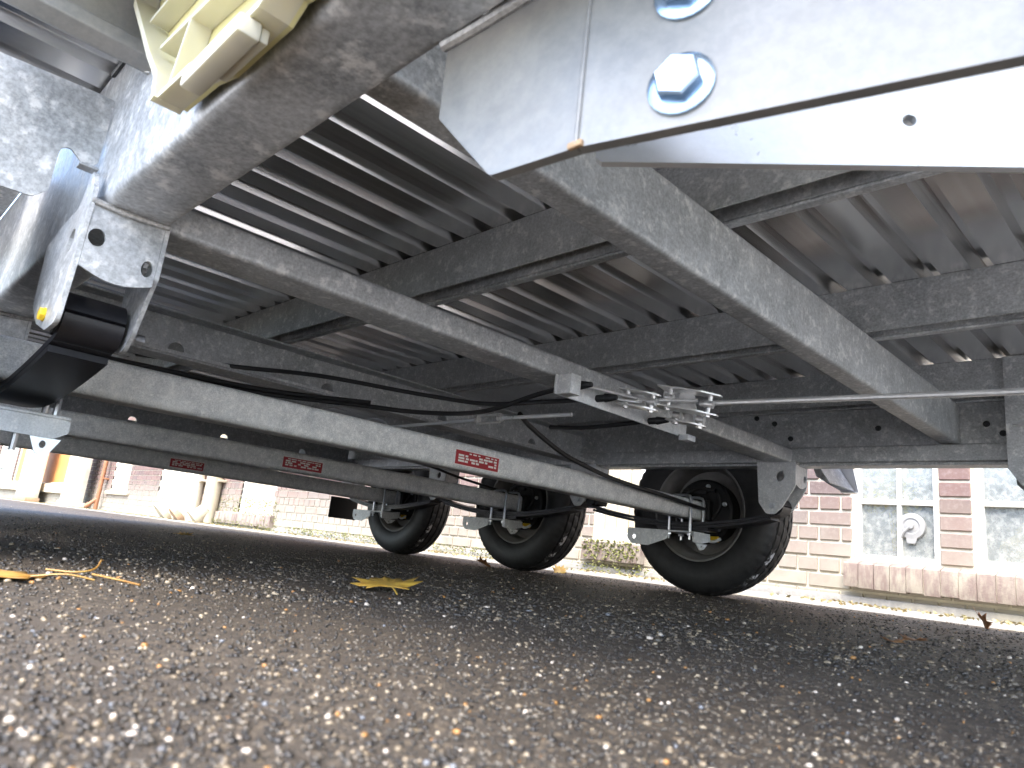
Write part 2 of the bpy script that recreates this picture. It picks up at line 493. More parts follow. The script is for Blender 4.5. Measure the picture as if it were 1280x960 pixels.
def solo(name, vf, mat, label=None, cat=None, kind=None, smooth=True, angle=35, group=None, loc=(0, 0, 0), rot=(0, 0, 0)):
    me = mesh_from(vf[0], vf[1], name, smooth, angle); me.materials.append(M[mat])
    o = bpy.data.objects.new(name, me); link(o, None, loc); o.rotation_euler = rot
    if label: o['label'] = label
    if cat: o['category'] = cat
    if kind: o['kind'] = kind
    if group: o['group'] = group
    return o

def copy_tree(o, parent, loc=None):
    c = o.copy(); COL.objects.link(c); c.parent = parent
    if loc is not None: c.location = loc
    for ch in list(o.children): copy_tree(ch, c)
    return c

# ================================================================== ground
def ground_sheet():
    def axis(lo, hi, dense_lo, dense_hi, step):
        a = list(np.arange(dense_lo, dense_hi + 1e-6, step))
        s = step; x = dense_hi
        while x < hi: s *= 1.25; x += s; a.append(min(x, hi))
        s = step; x = dense_lo
        while x > lo: s *= 1.25; x -= s; a.insert(0, max(x, lo))
        return a
    xs = axis(-120, 80, -1.8, 0.25, 0.010); ys = axis(-100, 120, -0.05, 1.25, 0.010)
    nx, ny = len(xs), len(ys)
    V = []
    for y in ys:
        for x in xs:
            d = math.hypot(x, y)
            z = 0.0
            if d < 4:
                z = 0.0035 * noise.noise(Vector((x * 5, y * 5, 0))) + 0.0022 * noise.noise(Vector((x * 45, y * 45, 3)))
                z *= min(1, (4 - d)) * 1.0
                z -= 0.001
            V.append((x, y, z))
    F = [(j * nx + i, j * nx + i + 1, (j + 1) * nx + i + 1, (j + 1) * nx + i) for j in range(ny - 1) for i in range(nx - 1)]
    solo('ground', (V, F), 'asphalt', kind='structure', angle=180)
ground_sheet()

# pale concrete yard beside and ahead, added out of view to bounce light underneath
def bounce_yard():
    V, F = [], []
    def sheet(x0, x1, y0, y1, n):
        o = len(V)
        for j in range(n + 1):
            for i in range(n + 1):
                x = x0 + (x1 - x0) * i / n; y = y0 + (y1 - y0) * j / n
                V.append((x, y, 0.006 + 0.001 * noise.noise(Vector((x, y, 2)))))
        for j in range(n):
            for i in range(n):
                a = o + j * (n + 1) + i; F.append((a, a + 1, a + n + 2, a + n + 1))
    sheet(-30, 12, -14, -0.42, 40); sheet(0.75, 12, -0.42, 3.28, 20)
    solo('bounce_pavement', (V, F), 'bounce_yard', kind='structure', angle=180)
bounce_yard()

def stones(n_near, n_far):
    t = (1 + 5 ** 0.5) / 2
    iv = np.array([(-1, t, 0), (1, t, 0), (-1, -t, 0), (1, -t, 0), (0, -1, t), (0, 1, t), (0, -1, -t), (0, 1, -t), (t, 0, -1), (t, 0, 1), (-t, 0, -1), (-t, 0, 1)], float)
    iv /= np.linalg.norm(iv[0])
    it = np.array([(0, 11, 5), (0, 5, 1), (0, 1, 7), (0, 7, 10), (0, 10, 11), (1, 5, 9), (5, 11, 4), (11, 10, 2), (10, 7, 6), (7, 1, 8), (3, 9, 4), (3, 4, 2), (3, 2, 6), (3, 6, 8), (3, 8, 9), (4, 9, 5), (2, 4, 11), (6, 2, 10), (8, 6, 7), (9, 8, 1)])
    rng = np.random.default_rng(11)
    az0 = math.atan2(0.673, -0.704)
    def scatter(n, d0, d1, smin, smax, pw):
        d = d0 * (d1 / d0) ** (rng.random(n) ** pw)
        a = az0 + (rng.random(n) - 0.5) * math.radians(112)
        s = smin * (smax / smin) ** (rng.random(n) ** 1.9)
        return np.stack([d * np.cos(a), d * np.sin(a)], 1), s
    p1, s1 = scatter(n_near, 0.12, 1.1, 0.0005, 0.0023, 0.75)
    p2, s2 = scatter(n_far, 0.9, 8.5, 0.0012, 0.0046, 0.8)
    P = np.concatenate([p1, p2]); S = np.concatenate([s1, s2]); n = len(P)
    keep = P[:, 1] < 3.25
    P = P[keep]; S = S[keep]; n = len(P)
    base = np.array([0.0035 * noise.noise(Vector((x * 5, y * 5, 0))) + 0.0022 * noise.noise(Vector((x * 45, y * 45, 3))) if x * x + y * y < 9 else 0 for x, y in P])
    sc = S[:, None] * (0.65 + 0.7 * rng.random((n, 3))); sc[:, 2] *= 0.75
    jit = 1 + 0.28 * (rng.random((n, 12)) - 0.5)
    ang = rng.random(n) * 6.28
    v = iv[None] * jit[:, :, None] * sc[:, None, :]
    ca, sa = np.cos(ang)[:, None], np.sin(ang)[:, None]
    x = v[:, :, 0] * ca - v[:, :, 1] * sa; y = v[:, :, 0] * sa + v[:, :, 1] * ca
    V = np.stack([x + P[:, 0:1], y + P[:, 1:2], v[:, :, 2] + (base + S * 0.15 - 0.0008)[:, None]], 2).reshape(-1, 3)
    T = (it[None] + (np.arange(n) * 12)[:, None, None]).reshape(-1, 3)
    me = bpy.data.meshes.new('gravel')
    me.vertices.add(len(V)); me.vertices.foreach_set('co', V.ravel())
    me.loops.add(len(T) * 3); me.loops.foreach_set('vertex_index', T.ravel().astype(np.int32))
    me.polygons.add(len(T)); me.polygons.foreach_set('loop_start', np.arange(0, len(T) * 3, 3, dtype=np.int32))
    me.polygons.foreach_set('loop_total', np.full(len(T), 3, dtype=np.int32))
    me.update(); me.validate()
    me.materials.append(M['stone'])
    o = bpy.data.objects.new('gravel', me); COL.objects.link(o)
    o['kind'] = 'stuff'; o['label'] = 'small stones bedded in the dark asphalt'
stones(54000, 60000)

# concrete path along the foot of the wall
def path():
    V, F = [], []
    xs = list(np.linspace(-30, 6, 240)); prof = [(3.30, -0.004), (3.36, 0.006), (3.6, 0.012), (3.95, 0.016)]
    for x in xs:
        for j, (y, z) in enumerate(prof):
            yy = y + (0.05 * noise.noise(Vector((x * 2.1, 1, 0))) if j < 2 else 0)
            V.append((x, yy, z + 0.003 * noise.noise(Vector((x * 4, y * 9, 5)))))
    n = len(prof)
    for i in range(len(xs) - 1):
        for j in range(n - 1):
            F.append((i * n + j, (i + 1) * n + j, (i + 1) * n + j + 1, i * n + j + 1))
    solo('path', (V, F), 'concrete', kind='structure', angle=180)
path()

# ================================================================== building
WY = 3.9
bld = thing('brick_building', 'old red brick building with low cellar windows and white frames behind the trailer', 'building', (-8.0, WY, 0))
# openings: (x0, x1, z0, z1)
OPEN = [(-1.42, -1.02, 0.235, 1.35), (-0.87, -0.30, 0.245, 1.35), (-3.12, -2.72, 0.235, 1.3), (-8.70, -7.80, 0.20, 1.2),
        (-25.0, -22.5, 0.40, 2.0), (-22.35, -16.7, 0.42, 2.0), (-13.95, -13.05, 0.36, 1.6), (-11.6, -10.75, 0.36, 1.6)]
COURSE = 0.0805; JOINT = 0.012
# wall slab with holes = columns and bands of boxes (mortar)
def wall_core():
    xs = sorted({-32.0, 6.0} | {v for o in OPEN for v in o[:2]})
    parts = []
    for a, b in zip(xs[:-1], xs[1:]):
        mid = (a + b) / 2
        op = [o for o in OPEN if o[0] < mid < o[1]]
        if not op: parts.append(box(a, b, WY, WY + 0.22, -0.05, 4.2))
        else:
            parts.append(box(a, b, WY, WY + 0.22, -0.05, op[0][2])); parts.append(box(a, b, WY, WY + 0.22, op[0][3], 4.2))
    return merge(*parts)
wall = part('wall', wall_core(), 'mortar', bld, smooth=False)
def brick_positions():
    out = []
    for c in range(0, 52):
        z0 = c * COURSE + 0.0
        L = 0.225 if c % 2 else 0.1125
        off = 0.0 if c % 2 else 0.056
        x = 6.0 - off
        while x > -32:
            a, b = x - L + JOINT, x
            z1 = z0 + COURSE - JOINT
            segs = [(a, b)]
            for o in OPEN:
                if z1 > o[2] + 0.01 and z0 < o[3] - 0.01:
                    ns = []
                    for s, e in segs:
                        if e <= o[0] or s >= o[1]: ns.append((s, e)); continue
                        if s < o[0]: ns.append((s, o[0]))
                        if e > o[1]: ns.append((o[1], e))
                    segs = ns
            for s, e in segs:
                if e - s > 0.03: out.append((s, e, z0, z1))
            x -= L
    return out
allb = brick_positions()
# the pier between the two near windows is one brick wide
allb = [b for b in allb if not (-1.02 <= b[0] and b[1] <= -0.87 and 0.2 < b[3] and b[2] < 1.35)]
for c in range(3, 17):
    z0 = c * COURSE
    allb.append((-1.012, -0.880, z0, z0 + COURSE - JOINT))
def vis_key(b):
    xm = (b[0] + b[1]) / 2; zm = (b[2] + b[3]) / 2
    d = math.hypot(xm, WY)
    shown = (-9.0 < xm < -0.45) and zm < 0.085 + (0.42) * WY / 2.4 + 0.02 and not (-1.42 < xm < -0.3 and zm < 0.23)
    hid = 0
    return (0 if shown else 1, d * (1.0 if b[1] - b[0] > 0.15 else 1.2))
allb.sort(key=vis_key)
def brick_mesh(w, h):
    d = 0.010
    vf = bevel_box(-w / 2, w / 2, -d, 0.03, -h / 2, h / 2, 0.004, 1)
    r = random.random()
    V = [(x + 0.0016 * (noise.noise(Vector((x * 30, z * 40, r * 99)))), y + 0.002 * noise.noise(Vector((x * 25, z * 30, 7 + r * 50))), z + 0.0018 * noise.noise(Vector((x * 28, z * 30, r * 70)))) for x, y, z in vf[0]]
    return V, vf[1]
cache = {}
for (s, e, z0, z1) in allb[:300]:
    w = round(e - s, 3); k = (w, random.randrange(5))
    if k not in cache:
        v, f = brick_mesh(w, z1 - z0); me = mesh_from(v, f, 'brick'); me.materials.append(M['brick']); cache[k] = me
    part('brick', None, None, wall, loc=((s + e) / 2, WY + random.uniform(-0.002, 0.0015), (z0 + z1) / 2), me=cache[k])
V, F = [], []
for (s, e, z0, z1) in allb[300:]:
    o = len(V); dy = random.uniform(-0.002, 0.0015)
    v, f = box(s, e, WY - 0.0095 + dy, WY + 0.02, z0, z1)
    V += v; F += [tuple(i + o for i in q) for q in f]
part('brickwork', (V, F), 'brick', bld, smooth=False, kind='stuff', label='rest of the brick courses of the wall')

def window(o, bars_x, bars_z, mat='white_paint', rec=0.07, pane=True, fw=0.030, lab=None):
    x0, x1, z0, z1 = o
    y0, y1 = WY + rec - 0.035, WY + rec + 0.02
    xs = [x0] + bars_x + [x1]; zs = [z0] + bars_z + [z1]
    fr = merge(bevel_box(x0, x0 + fw, y0, y1, z0, z1, 0.004), bevel_box(x1 - fw, x1, y0, y1, z0, z1, 0.004),
               bevel_box(x0 + fw, x1 - fw, y0 + 0.002, y1 - 0.002, z0, z0 + fw, 0.004), bevel_box(x0 + fw, x1 - fw, y0 + 0.002, y1 - 0.002, z1 - fw, z1, 0.004))
    w = part('window', fr, mat, bld, label=lab)
    for b in bars_x: part('glazing_bar', bevel_box(b - 0.010, b + 0.010, y0 + 0.010, y1 - 0.006, z0 + fw, z1 - fw, 0.003), mat, w)
    for b in bars_z: part('glazing_bar', bevel_box(x0 + fw, x1 - fw, y0 + 0.006, y1 - 0.004, b - 0.012, b + 0.012, 0.003), mat, w)
    if pane:
        for i in range(len(xs) - 1):
            for j in range(len(zs) - 1):
                a = xs[i] + (fw if i == 0 else 0.010); b = xs[i + 1] - (fw if i == len(xs) - 2 else 0.010)
                c = zs[j] + (fw if j == 0 else 0.012); d = zs[j + 1] - (fw if j == len(zs) - 2 else 0.012)
                part('pane', box(a, b, y0 + 0.030, y0 + 0.034, c, d), 'glass', w, smooth=False)
    return w
w1 = window(OPEN[0], [-1.208], [0.535, 0.90], lab='white framed cellar window with a round ventilator in its lower pane')
w2 = window(OPEN[1], [-0.58], [0.54, 0.90], lab='white framed cellar window with pale wool behind the glass')
# wooden reveal strip left of the first window and brown reveal right of the pier
for o in OPEN[:2]:
    part('interior_wall', merge(box(o[0] - 0.3, o[1] + 0.3, WY + 0.75, WY + 0.78, 0.1, 1.5), box(o[0] - 0.3, o[1] + 0.3, WY + 0.2205, WY + 0.7495, 0.1, 0.13)), 'interior', bld, smooth=False)
# ventilator
vt = merge(turn(lathe_y([(0, 0.001), (-0.006, 0.001), (-0.010, 0.018), (-0.008, 0.034), (-0.012, 0.040), (-0.010, 0.062), (0, 0.066)], 32, False), off=(-1.155, WY + 0.060, 0.42)),
           turn(lathe_y([(0, 0.001), (-0.022, 0.001), (-0.022, 0.013), (0, 0.015)], 20, False), off=(-1.155, WY + 0.060, 0.42)),
           tube([(-1.155, WY + 0.042, 0.42), (-1.19, WY + 0.044, 0.385), (-1.20, WY + 0.05, 0.36)], 0.006, 6),
           prism(rounded([(-1.175, 0.335), (-1.135, 0.335), (-1.128, 0.37), (-1.18, 0.37)], 0.012), 'Y', WY + 0.050, WY + 0.056))
part('ventilator', vt, 'vent', w1)
# made-up plant standing in for leaves reflected in window one, wool inside window two
V, F = [], []
for i in range(700):
    c = Vector((random.gauss(-1.30, 0.055), WY + 0.13 + random.random() * 0.18, random.uniform(0.50, 1.1)))
    a = Vector((random.gauss(0, 1), random.gauss(0, 1), random.gauss(0, 1))).normalized() * 0.022
    b = a.orthogonal().normalized() * 0.014
    o = len(V); V += [tuple(c - a), tuple(c + b), tuple(c + a), tuple(c - b)]; F.append((o, o + 1, o + 2, o + 3))
for k in range(5):
    t = tube([(-1.30, WY + 0.30, 0.13), (-1.30 + (k - 2) * 0.02, WY + 0.30, 0.6), (-1.30 + (k - 2) * 0.05, WY + 0.3, 1.05)], 0.005, 5)
    V, F = merge((V, F), t)
pot = tube([(-1.30, WY + 0.30, 0.131), (-1.30, WY + 0.30, 0.30)], [0.06, 0.085], 16)
pl = thing('reflection_plant', 'added yellow leaves imitating a reflection in the upper left pane of the ventilator window', 'plant', (-1.30, WY + 0.30, 0.131))
part('reflection_foliage', (V, F), 'leaf_reflection', pl, smooth=False)
part('pot', pot, 'brown_wood', pl)
bm = bmesh.new(); bmesh.ops.create_icosphere(bm, subdivisions=4, radius=1)
V = [];
for v in bm.verts:
    k = 1 + 0.25 * noise.noise(v.co * 2.2) + 0.12 * noise.noise(v.co * 6)
    V.append((-0.70 + v.co.x * 0.14 * k, WY + 0.30 + v.co.y * 0.12 * k, 0.295 + v.co.z * 0.165 * k))
bm.verts.index_update(); F = [tuple(q.index for q in f.verts) for f in bm.faces]; bm.free()
solo('wool_bale', (V, F), 'wool', 'crumpled pale yellow insulation wool behind the glass of the right hand window', 'insulation')

def sill(x0, x1, z0, z1, n, mat='sill', proud=0.065):
    """brick-on-edge sill with a sloped weathered top"""
    parts = []
    wdt = (x1 - x0) / n
    for i in range(n):
        a = x0 + i * wdt + 0.0015; b = x0 + (i + 1) * wdt - 0.0015
        j = random.uniform(-0.003, 0.003); zz = z0 + random.uniform(-0.004, 0.004)
        poly = rounded([(WY - proud + j, zz), (WY + 0.03, zz), (WY + 0.03, z1 + 0.006), (WY - proud + j, z1 - 0.020)], [0.004, 0, 0, 0.008], 2)
        parts.append(prism(poly, 'X', a, b))
    s = part('sill', box(x0 + 0.01, x1 - 0.01, WY - proud + 0.007, WY + 0.028, z0 + 0.006, z1 - 0.024), 'mortar', bld, smooth=False)
    for q in parts: part('brick', q, mat, s)
    return s
sill(-1.44, -0.20, 0.092, 0.232, 17)
sill(-3.16, -2.68, 0.09, 0.228, 7)
sill(-9.2, -7.7, 0.045, 0.195, 12)
part('sill', bevel_box(-25.0, -16.6, WY - 0.10, WY + 0.03, 0.25, 0.43, 0.01), 'cream_paint', bld)
part('sill', bevel_box(-14.1, -12.9, WY - 0.05, WY + 0.03, 0.30, 0.36, 0.006), 'pale_board', bld)
# footing ledge below the sill
part('footing', merge(bevel_box(-14, 2.0, WY - 0.030, WY + 0.02, -0.03, 0.052, 0.008)), 'concrete', bld)
# boarded openings further along
def boards(o, n, mat, rec=0.05):
    x0, x1, z0, z1 = o
    w = window(o, [], [], 'white_paint' if mat != 'orange_board' else 'cream_paint', rec=rec, pane=False, fw=0.05)
    wd = (x1 - x0 - 0.1) / n
    for i in range(n):
        part('board', bevel_box(x0 + 0.05 + i * wd + 0.002, x0 + 0.05 + (i + 1) * wd - 0.002, WY + rec, WY + rec + 0.03, z0 + 0.05, z1 - 0.05, 0.003, 1), mat, w)
boards(OPEN[2], 3, 'pale_board'); boards(OPEN[3], 5, 'pale_board'); boards(OPEN[5], 6, 'orange_board'); boards(OPEN[6], 4, 'pale_board'); boards(OPEN[7], 4, 'pale_board')
window(OPEN[4], [-23.7], [0.85, 1.4], fw=0.12)
# posts and pipes along the far part of the wall
def post(x0, x1, y, h, label):
    t = thing('porch_post', label, 'post', ((x0 + x1) / 2, y, 0.012))
    part('shaft', bevel_box(x0, x1, y - 0.12, y + 0.10, 0.10, h, 0.012), 'cream_paint', t)
    part('base', bevel_box(x0 - 0.03, x1 + 0.03, y - 0.15, y + 0.13, 0.008, 0.10, 0.01), 'rust' if x0 < -16 else 'cream_paint', t)
post(-19.35, -18.2, 3.62, 3.4, 'wide cream post with a rusty foot in front of the orange boards')
post(-15.45, -14.75, 3.62, 3.4, 'cream post beside the thin brown pipe, right of the orange boards')
def downpipe(x, r, mat, label, shoe):
    t = thing('downpipe', label, 'downpipe', (x, WY - 0.11, 0.012))
    part('pipe', tube([(x, WY - 0.105, 3.8), (x, WY - 0.105, 0.30), (x, WY - 0.12, 0.20), (x - 0.02, WY - 0.22, 0.09)], r, 12, 5), mat, t)
    part('shoe', tube([(x - 0.018, WY - 0.21, 0.10), (x - 0.03, WY - 0.27, 0.045)], [r * 1.15, r * 1.25], 12), shoe, t)
    for z in (0.55, 1.6): part('bracket', bevel_box(x - r * 1.5, x + r * 1.5, WY - 0.11, WY + 0.01, z, z + 0.03, 0.004), mat, t)
downpipe(-14.2, 0.035, 'brown_wood', 'thin dark brown pipe beside the cream post', 'brown_wood')
downpipe(-10.45, 0.15, 'cream_paint', 'fat cream downpipe with a mossy bent foot', 'pale_board')
downpipe(-9.95, 0.12, 'cream_paint', 'cream downpipe ending in a rust brown shoe', 'rust')
downpipe(-9.32, 0.10, 'pale_board', 'green stained pale pipe next to the boarded window', 'pale_board')

# moss and leaf litter along the wall foot
def tufts(name, n, xr, yr, zr, size, mat, label):
    V, F = [], []
    for i in range(n):
        c = Vector((random.uniform(*xr), random.uniform(*yr), random.uniform(*zr)))
        if noise.noise(Vector((c.x * 1.3, 3, 1))) < -0.15: continue
        for q in range(2):
            a = Vector((random.gauss(0, 1), random.gauss(0, 1), random.gauss(0, .6))).normalized() * size * random.uniform(.5, 1.3)
            b = a.cross(Vector((random.gauss(0, 1), random.gauss(0, 1), random.gauss(0, 1)))).normalized() * size * .5
            o = len(V); V += [tuple(c - a), tuple(c + b), tuple(c + a), tuple(c - b)]; F.append((o, o + 1, o + 2, o + 3))
    solo(name, (V, F), mat, label, kind='stuff', smooth=False)
tufts('moss', 2200, (-10.5, -2.6), (WY - 0.10, WY - 0.012), (0.016, 0.085), 0.010, 'moss', 'green moss along the foot of the brick wall')
tufts('wall_moss', 420, (-9.4, -7.6), (WY - 0.075, WY - 0.012), (0.06, 0.36), 0.013, 'moss', 'green moss climbing the wall below the boarded window')
tufts('sill_moss', 240, (-3.15, -2.69), (WY - 0.072, WY - 0.066), (0.10, 0.225), 0.012, 'moss', 'green moss on the brick sill behind the wheels')
tufts('leaf_litter', 2600, (-24, 0.2), (3.42, WY - 0.03), (0.016, 0.022), 0.013, 'leaf_pale', 'yellow leaf litter along the path')

# ================================================================== trailer
tr = thing('trailer', 'galvanised triple axle flatbed trailer seen from below', 'trailer', (-2.5, 1.345, 0))
def T(name, vf, mat='galv', parent=None, **k): return part(name, vf, mat, parent or tr, **k)

XF, XR = 0.55, -5.7
YN0, YN1, YF0, YF1 = 0.203, 0.291, 2.396, 2.486
ZB, ZD = 0.485, 0.775
AX = (-1.495, -2.495, -3.495)
# near rail: closed section; far rail: web with a proud bottom flange
T('chassis_rail', prism(rounded([(YN0, ZB), (YN1, ZB), (YN1, 0.762), (YN0, 0.762)], [0.015, 0.010, 0.006, 0.006], 5), 'X', XR, -0.20), 'galv_rail')
T('chassis_rail', prism(rounded([(YF0, ZB), (YF1, ZB), (YF1, 0.772), (YF0 + 0.03, 0.772), (YF0 + 0.03, 0.538), (YF0, 0.538)], [0.006, 0.01, 0.006, 0.004, 0.003, 0.007], 4), 'X', XR, XF), 'galv')
T('bottom_strip', bevel_box(XR, XF, YF0 + 0.012, YF1 - 0.01, ZB - 0.009, ZB - 0.0005, 0.001, 1), 'brown_wood' if False else 'galv')
# cross members
T('cross_member', rhs('Y', -1.165, -1.072, ZB, 0.534, YN1, YF0 + 0.002, 0.009))
T('cross_member', rhs('Y', -0.622, -0.568, 0.540, 0.6635, YN1, YF0 + 0.03, 0.010))
T('cross_member', rhs('Y', 0.44, 0.495, 0.600, 0.6635, YN1, YF0 + 0.03, 0.010))
def c_member(x):
    web = holed([(YN1, ZB + 0.006), (YF0, ZB + 0.006), (YF0, 0.615), (YN1, 0.615)], [(y, 0.522, 0.022, 0) for y in (0.645, 1.12, 1.60, 2.08)], 'X', x - 0.008, x)
    fl = bevel_box(x - 0.0, x + 0.085, YN1, YF0, ZB, ZB + 0.006, 0.0025)
    lip = bevel_box(x + 0.079, x + 0.085, YN1, YF0, ZB + 0.0065, ZB + 0.018, 0.002)
    up = bevel_box(x + 0.0005, x + 0.06, YN1, YF0, 0.609, 0.615, 0.002)
    return merge(web, fl, lip, up)
for x in (-2.02, -3.02, -3.92, -4.8, -5.69):
    T('cross_member', c_member(x), 'galv', smooth=False)
# longitudinal deck joists (inverted channels), cut at the deep cross members
def joist(y, x0, x1):
    t = 0.004
    a = T('deck_joist', merge(bevel_box(x0, x1, y, y + t, 0.664, ZD, 0.0012, 1), bevel_box(x0, x1, y + t, y + 0.0575, ZD - t, ZD - 0.0006, 0.001, 1)), 'galv', smooth=False)
    T('deck_angle', merge(bevel_box(x0 + 0.012, x1 - 0.012, y + 0.058, y + 0.062, 0.6715, ZD - 0.0062, 0.001, 1), bevel_box(x0 + 0.012, x1 - 0.012, y + 0.058, y + 0.078, 0.664, 0.671, 0.003, 2)), 'galv')
    return a
for y in (0.950, 1.655, 2.345):
    joist(y, XR + 0.01, XF)
# small screws through the joists
for (x, y) in ((-1.07, 1.008), (-0.80, 1.008), (-0.42, 1.008), (-1.50, 1.008), (-0.80, 1.713), (-0.35, 1.713)):
    T('screw', hexbolt((x, y - 0.0005, 0.705), (0, -1, -0.3), 0.010, 0.006, 0.013), 'zinc')

# corrugated aluminium deck planks running across the trailer
def plank_profile(x0, w, z):
    pitch = w / 3; P = []
    for i in range(3):
        a = x0 + i * pitch
        hi = 0.023 if i != 2 else 0.017
        P += [(a + 0.003, z + hi), (a + 0.018, z + hi), (a + 0.026, z), (a + pitch - 0.014, z), (a + pitch - 0.006, z + hi)]
    P += [(x0 + w - 0.0006, z + 0.026), (x0 + w - 0.0006, z + 0.045), (x0 + 0.0006, z + 0.045), (x0 + 0.0006, z + 0.026)]
    return P
PW = 0.297
x = XF - PW
while x > XR - PW:
    T('deck_plank', prism(plank_profile(x, PW, ZD), 'Y', YN1 - 0.02, YF0 + 0.07), 'alu', smooth=False)
    x -= PW
# outboard strips of deck clear of the wheels (higher, on outriggers)
for (ya, yb) in ((0.035, YN1 - 0.021), (YF0 + 0.071, 2.655)):
    x = XF - PW
    while x > -1.75:
        T('deck_plank', prism(plank_profile(x, PW, ZD), 'Y', ya, yb), 'alu', smooth=False)
        x -= PW
T('side_rave', bevel_box(-1.36, XF, 0.018, 0.033, 0.745, 0.835, 0.003), 'galv_rail')
T('side_rave', bevel_box(-1.36, XF, 2.657, 2.672, 0.745, 0.835, 0.003), 'galv_rail')

# outriggers on the near side
def outrigger_z(x):
    return merge(bevel_box(x - 0.004, x, 0.034, YN0 - 0.0005, 0.682, 0.774, 0.001, 1), prism(rounded([(x - 0.004, 0.656), (x + 0.004, 0.656), (x + 0.024, 0.666), (x + 0.024, 0.686), (x - 0.004, 0.686)], 0.004), 'Y', 0.034, YN0 - 0.0005))
T('outrigger', outrigger_z(-0.985), 'galv_plate')
nb = [(0.020, 0.486), (0.096, 0.488), (0.134, 0.489), (0.150, 0.506), (0.150, 0.562), (0.152, 0.574), (0.162, 0.578), (0.188, 0.556), (0.199, 0.572), (0.2005, 0.676), (0.175, 0.676), (0.020, 0.668)]
T('mudguard_bracket', merge(prism(rounded(nb, [0, .01, .01, .01, .01, .008, .006, .006, .006, .004, 0, 0], 3), 'X', -1.138, -1.134), bevel_box(-1.136, -1.114, 0.174, 0.199, 0.552, 0.557, 0.002)), 'galv_rail')
T('mudguard_bracket', turn(merge(prism(nb, 'X', -1.138, -1.134)), mirror_y=1.345), 'galv_plate', smooth=False)
T('weld', tube([(-0.985, 0.2015, 0.656), (-0.982, 0.199, 0.675), (-0.984, 0.200, 0.70)], 0.006, 8, 3), 'weld')
T('wire', tube([(-1.03, 0.199, 0.758), (-1.10, 0.200, 0.757), (-1.20, 0.200, 0.756)], 0.0022, 6, 3), 'wire_white')
T('wire', tube([(-1.03, 0.199, 0.752), (-1.10, 0.2, 0.751), (-1.20, 0.2, 0.750)], 0.004, 6, 3), 'black_rubber')

# near bolted plate, drawbar and its far twin
def dirv(deg): return Vector((math.cos(math.radians(deg)), math.sin(math.radians(deg)), 0))
def vplate(origin, deg, poly, t, axis_sign=1):
    """vertical plate: poly in (s along dir, z); thickness t towards +normal (away from -Y side)"""
    d = dirv(deg); n = Vector((-d.y, d.x, 0)) * axis_sign
    V = []; m = len(poly)
    for k in (0, t):
        for s, z in poly: V.append(tuple(Vector(origin) + d * s + n * k + Vector((0, 0, z))))
    F = [tuple(range(m))[::-1], tuple(range(m, 2 * m))] + [(i, (i + 1) % m, m + (i + 1) % m, m + i) for i in range(m)]
    return V, F
def gusset(mir):
    A = Vector((-0.428, 0.2935, 0)); d1 = dirv(6.2)
    B = A + d1 * 0.142
    p1 = rounded([(0.0, 0.480), (0.002, 0.416), (0.066, 0.348), (0.141, 0.348), (0.141, 0.495), (0.0, 0.495)], [0, 0.006, 0.008, 0, 0, 0], 3)
    p2 = rounded([(0.001, 0.348), (0.31, 0.348), (0.31, 0.455), (0.20, 0.462), (0.06, 0.495), (0.001, 0.495)], 0)
    g1 = vplate(A, 6.2, p1, 0.009); g2 = vplate(B, 15.5, p2, 0.009)
    S = Vector((-0.354, 0.406, 0))
    # drawbar channel: outer web with a drilled hole and a top flange
    web = holed([(0.0, 0.413), (0.005, 0.409), (1.1, 0.409), (1.1, 0.560), (0.0, 0.560)], [(0.245, 0.449, 0.0053, 0)], 'Y', 0.0, 0.008)
    web = turn(web, math.radians(36), (S.x, S.y, 0))
    lower = [turn(box(0, 1.1, 0.0082, 0.08, 0.552, 0.5598), math.radians(36), (S.x, S.y, 0))]
    wl_ = tube([tuple(A + d1 * s + Vector((0.0, -0.003, 0)) + Vector((0, 0, z))) for s, z in ((-0.002, 0.484), (0.03, 0.486), (0.07, 0.490), (0.11, 0.495))], 0.005, 8, 4)
    seam = tube([tuple(B + Vector((0, -0.0005, z))) for z in (0.349, 0.40, 0.45, 0.494)], 0.0016, 8, 3)
    rust = bevel_box(B.x - 0.007, B.x + 0.005, B.y - 0.0020, B.y + 0.002, 0.3478, 0.3525, 0.001)
    d2 = dirv(15.5); n2 = Vector((d2.y, -d2.x, 0))
    bolts = []
    for s, z in ((0.069, 0.377), (0.069, 0.446)):
        bolts.append(hexbolt(tuple(B + d2 * s + n2 * 0.0005 + Vector((0, 0, z))), n2, 0.027, 0.012, 0.043))
    return g1, g2, web, lower, wl_, seam, rust, bolts
for mir in (False, True):
    g1, g2, web, lower, wl_, seam, rust, bolts = gusset(mir)
    fx = (lambda q: turn(q, mirror_y=1.345)) if mir else (lambda q: q)
    T('gusset_plate', fx(merge(g1, g2)), 'galv_plate', smooth=False)
    T('drawbar', fx(merge(web, *lower)), 'galv_white', smooth=False)
    T('weld', fx(wl_), 'weld'); T('weld', fx(seam), 'galv_plate')
    T('rust_spot', fx(rust), 'rust')
    for b in bolts: T('flange_bolt', fx(b), 'bolt_zinc')
# far gusset also carries a deep web plate up to the deck
T('gusset_plate', prism(rounded([(-0.435, 0.452), (-0.405, 0.405), (0.3, 0.40), (0.3, 0.80), (-0.435, 0.80)][:3] + [(0.3, 0.773), (-0.435, 0.773)], [0.004, 0.006, 0, 0, 0], 2), 'Y', 2.330, 2.3395), 'galv', smooth=False)

